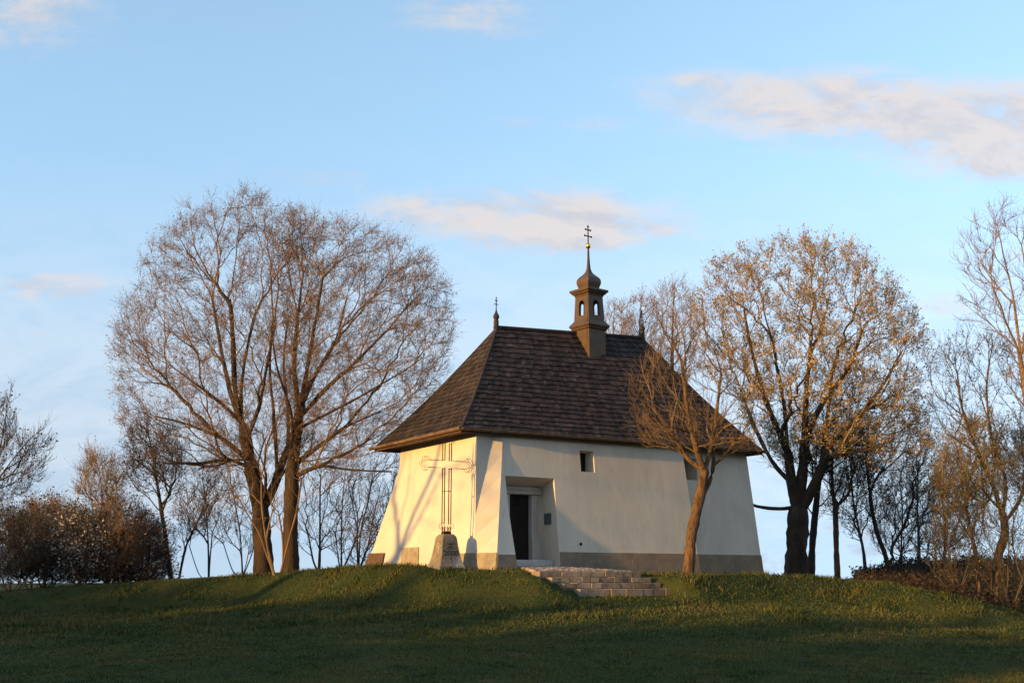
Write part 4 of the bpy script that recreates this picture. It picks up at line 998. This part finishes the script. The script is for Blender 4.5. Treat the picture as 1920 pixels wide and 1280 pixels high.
def hedge():
    rng = np.random.RandomState(8); side = np.array([-SH[1], SH[0]]); D = 62.0
    c = np.array([2.0, 22.0]) + SH * D; n = 60000
    s = rng.uniform(-48, 48, n)
    top = 9.6 + .55 * np.sin(s * .55 + .4) + .45 * np.sin(s * 1.27 + 2) + .35 * np.sin(s * 2.6 + 1) + .3 * np.sin(s * 5.1)
    top = top - .75 * np.exp(-((s + 11) / 4.5) ** 2) - 1.0 * ss(5.2, 8.5, s)
    h = top * rng.uniform(0, 1, n) ** .8 + rng.normal(0, .12, n); d = rng.normal(0, 1.0, n)
    pos = np.stack([c[0] + side[0] * s + SH[0] * d, c[1] + side[1] * s + SH[1] * d, h - .3], -1)
    v, f = leaf_batch(rng, pos, .42, 1.2)
    tag(link('treeline', mesh_np('treeline', v, [f]), None, [M['leaf_green']]), 'dense green boundary hedge far across the field', 'hedge', kind='stuff')
hedge()
def added_woods():  # unseen ring of foliage added behind the camera to block low sky light
    rng = np.random.RandomState(9); n = 26000; a = rng.uniform(R(95), R(205), n); rr = 34 + rng.normal(0, 2.2, n) + 10 * ss(R(170), R(205), a)
    top = (15 + 1.6 * np.sin(a * 9) + 1.3 * np.sin(a * 23 + 1) + .9 * np.sin(a * 51)) * ss(R(222), R(196), a) * (.45 + .55 * ss(R(88), R(112), a))
    pos = np.stack([rr * np.sin(a), rr * np.cos(a), top * rng.uniform(0, 1, n) ** .8], -1); v, f = leaf_batch(rng, pos, .85, 1.2)
    tag(link('added_woods', mesh_np('added_woods', v, [f]), None, [M['leaf_green']]), 'unseen dark trees added behind the camera to cut sky light on the wall', 'added_woods', kind='stuff')
added_woods()

# ------------------------------------------------------------------ grass
def in_steps(X, Y):
    u = (X - OX) * math.cos(TH) + (Y - OY) * math.sin(TH); v = -(X - OX) * math.sin(TH) + (Y - OY) * math.cos(TH)
    a = (u > ul - .05) & (u < ur + .3) & (v > SV - 1.15) & (v < SV + .45)
    f = np.clip((v - SV) / (.05 - SV), 0, 1); b_ = (u > ul * (1 - f) + 1.75 * f) & (u < ur * (1 - f) + 2.95 * f) & (v > SV) & (v < .2)
    ch_ = (u > .3) & (u < 10.9) & (v > .0) & (v < 5.6)
    return a | b_ | ch_
def grass():
    rng = np.random.RandomState(2); out = []
    for (r0, r1, n, hh, ww) in ((15.5, 23, 120000, .030, .008), (23, 38, 170000, .045, .010), (25.5, 37, 90000, .11, .011)):
        r = np.sqrt(rng.uniform(r0 ** 2, r1 ** 2, n)); az = rng.uniform(R(-27), R(27), n); X = r * np.sin(az); Y = r * np.cos(az)
        keep = ~in_steps(X, Y); X, Y = X[keep], Y[keep]
        cl = .5 + .5 * np.sin(X * 1.9 + np.sin(Y * 1.3) * 2) * np.sin(Y * 2.3 + np.sin(X * .9) * 2) ; cl2 = .5 + .5 * np.sin(X * 6.1 + Y * 2.) * np.sin(Y * 5.3 - X * 1.7)
        if hh > .1:
            kp = rng.uniform(0, 1, len(X)) < cl ** 3; X, Y, cl, cl2 = X[kp], Y[kp], cl[kp], cl2[kp]
        n_ = len(X); h = hh * (.45 + .8 * cl * cl2 + rng.uniform(0, .6, n_)); a = rng.uniform(0, 6.28, n_); w = ww * rng.uniform(.6, 1.5, n_)
        b = np.stack([X, Y, ground(X, Y) - .01], -1); sidev = np.stack([np.cos(a), np.sin(a), 0 * a], -1) * w[:, None]
        lean = np.stack([rng.normal(0, .5, n_), rng.normal(0, .5, n_), 0 * a], -1) * h[:, None]
        m = b + lean * .4 + np.stack([0 * a, 0 * a, h * .6], -1); t = b + lean * 1.1 + np.stack([0 * a, 0 * a, h], -1)
        out.append(np.stack([b - sidev, b + sidev, m + sidev * .7, t, m - sidev * .7], 1).reshape(-1, 3))
    V = np.concatenate(out); k = len(V) // 5; b = np.arange(k)[:, None] * 5
    tag(link('grass', mesh_np('grass', V, [b + np.array([[0, 1, 2, 4]]), b + np.array([[4, 2, 3]])]), None, [M['grass']]), 'rough green meadow grass over the field and mound', 'grass', kind='stuff')
grass()
def brush():
    rng = np.random.RandomState(6); n = 9000
    r = rng.uniform(36, 56, n); px = rng.uniform(1590, 2100, n); az = np.arctan((px - 960) / F_PX); X = r * np.sin(az); Y = r * np.cos(az)
    pos = np.stack([X, Y, ground(X, Y) + np.abs(rng.normal(0, .10, n))], -1); v, f, tip, td, mid = twig_batch(rng, pos, np.tile([0, 0, 1.], (n, 1)), .3, .006, 1.6, .1)
    lv, lf = leaf_batch(rng, np.vstack([tip, mid])[rng.randint(0, 2 * n, 14000)], .07)
    me = mesh_np('undergrowth', np.vstack([v, lv]), [f, lf + len(v)], midx=[0, 1])
    tag(link('undergrowth', me, None, [M['bark_dark'], M['dead_leaf']]), 'dark brown dead undergrowth covering the bank on the right', 'undergrowth', kind='stuff')
brush()
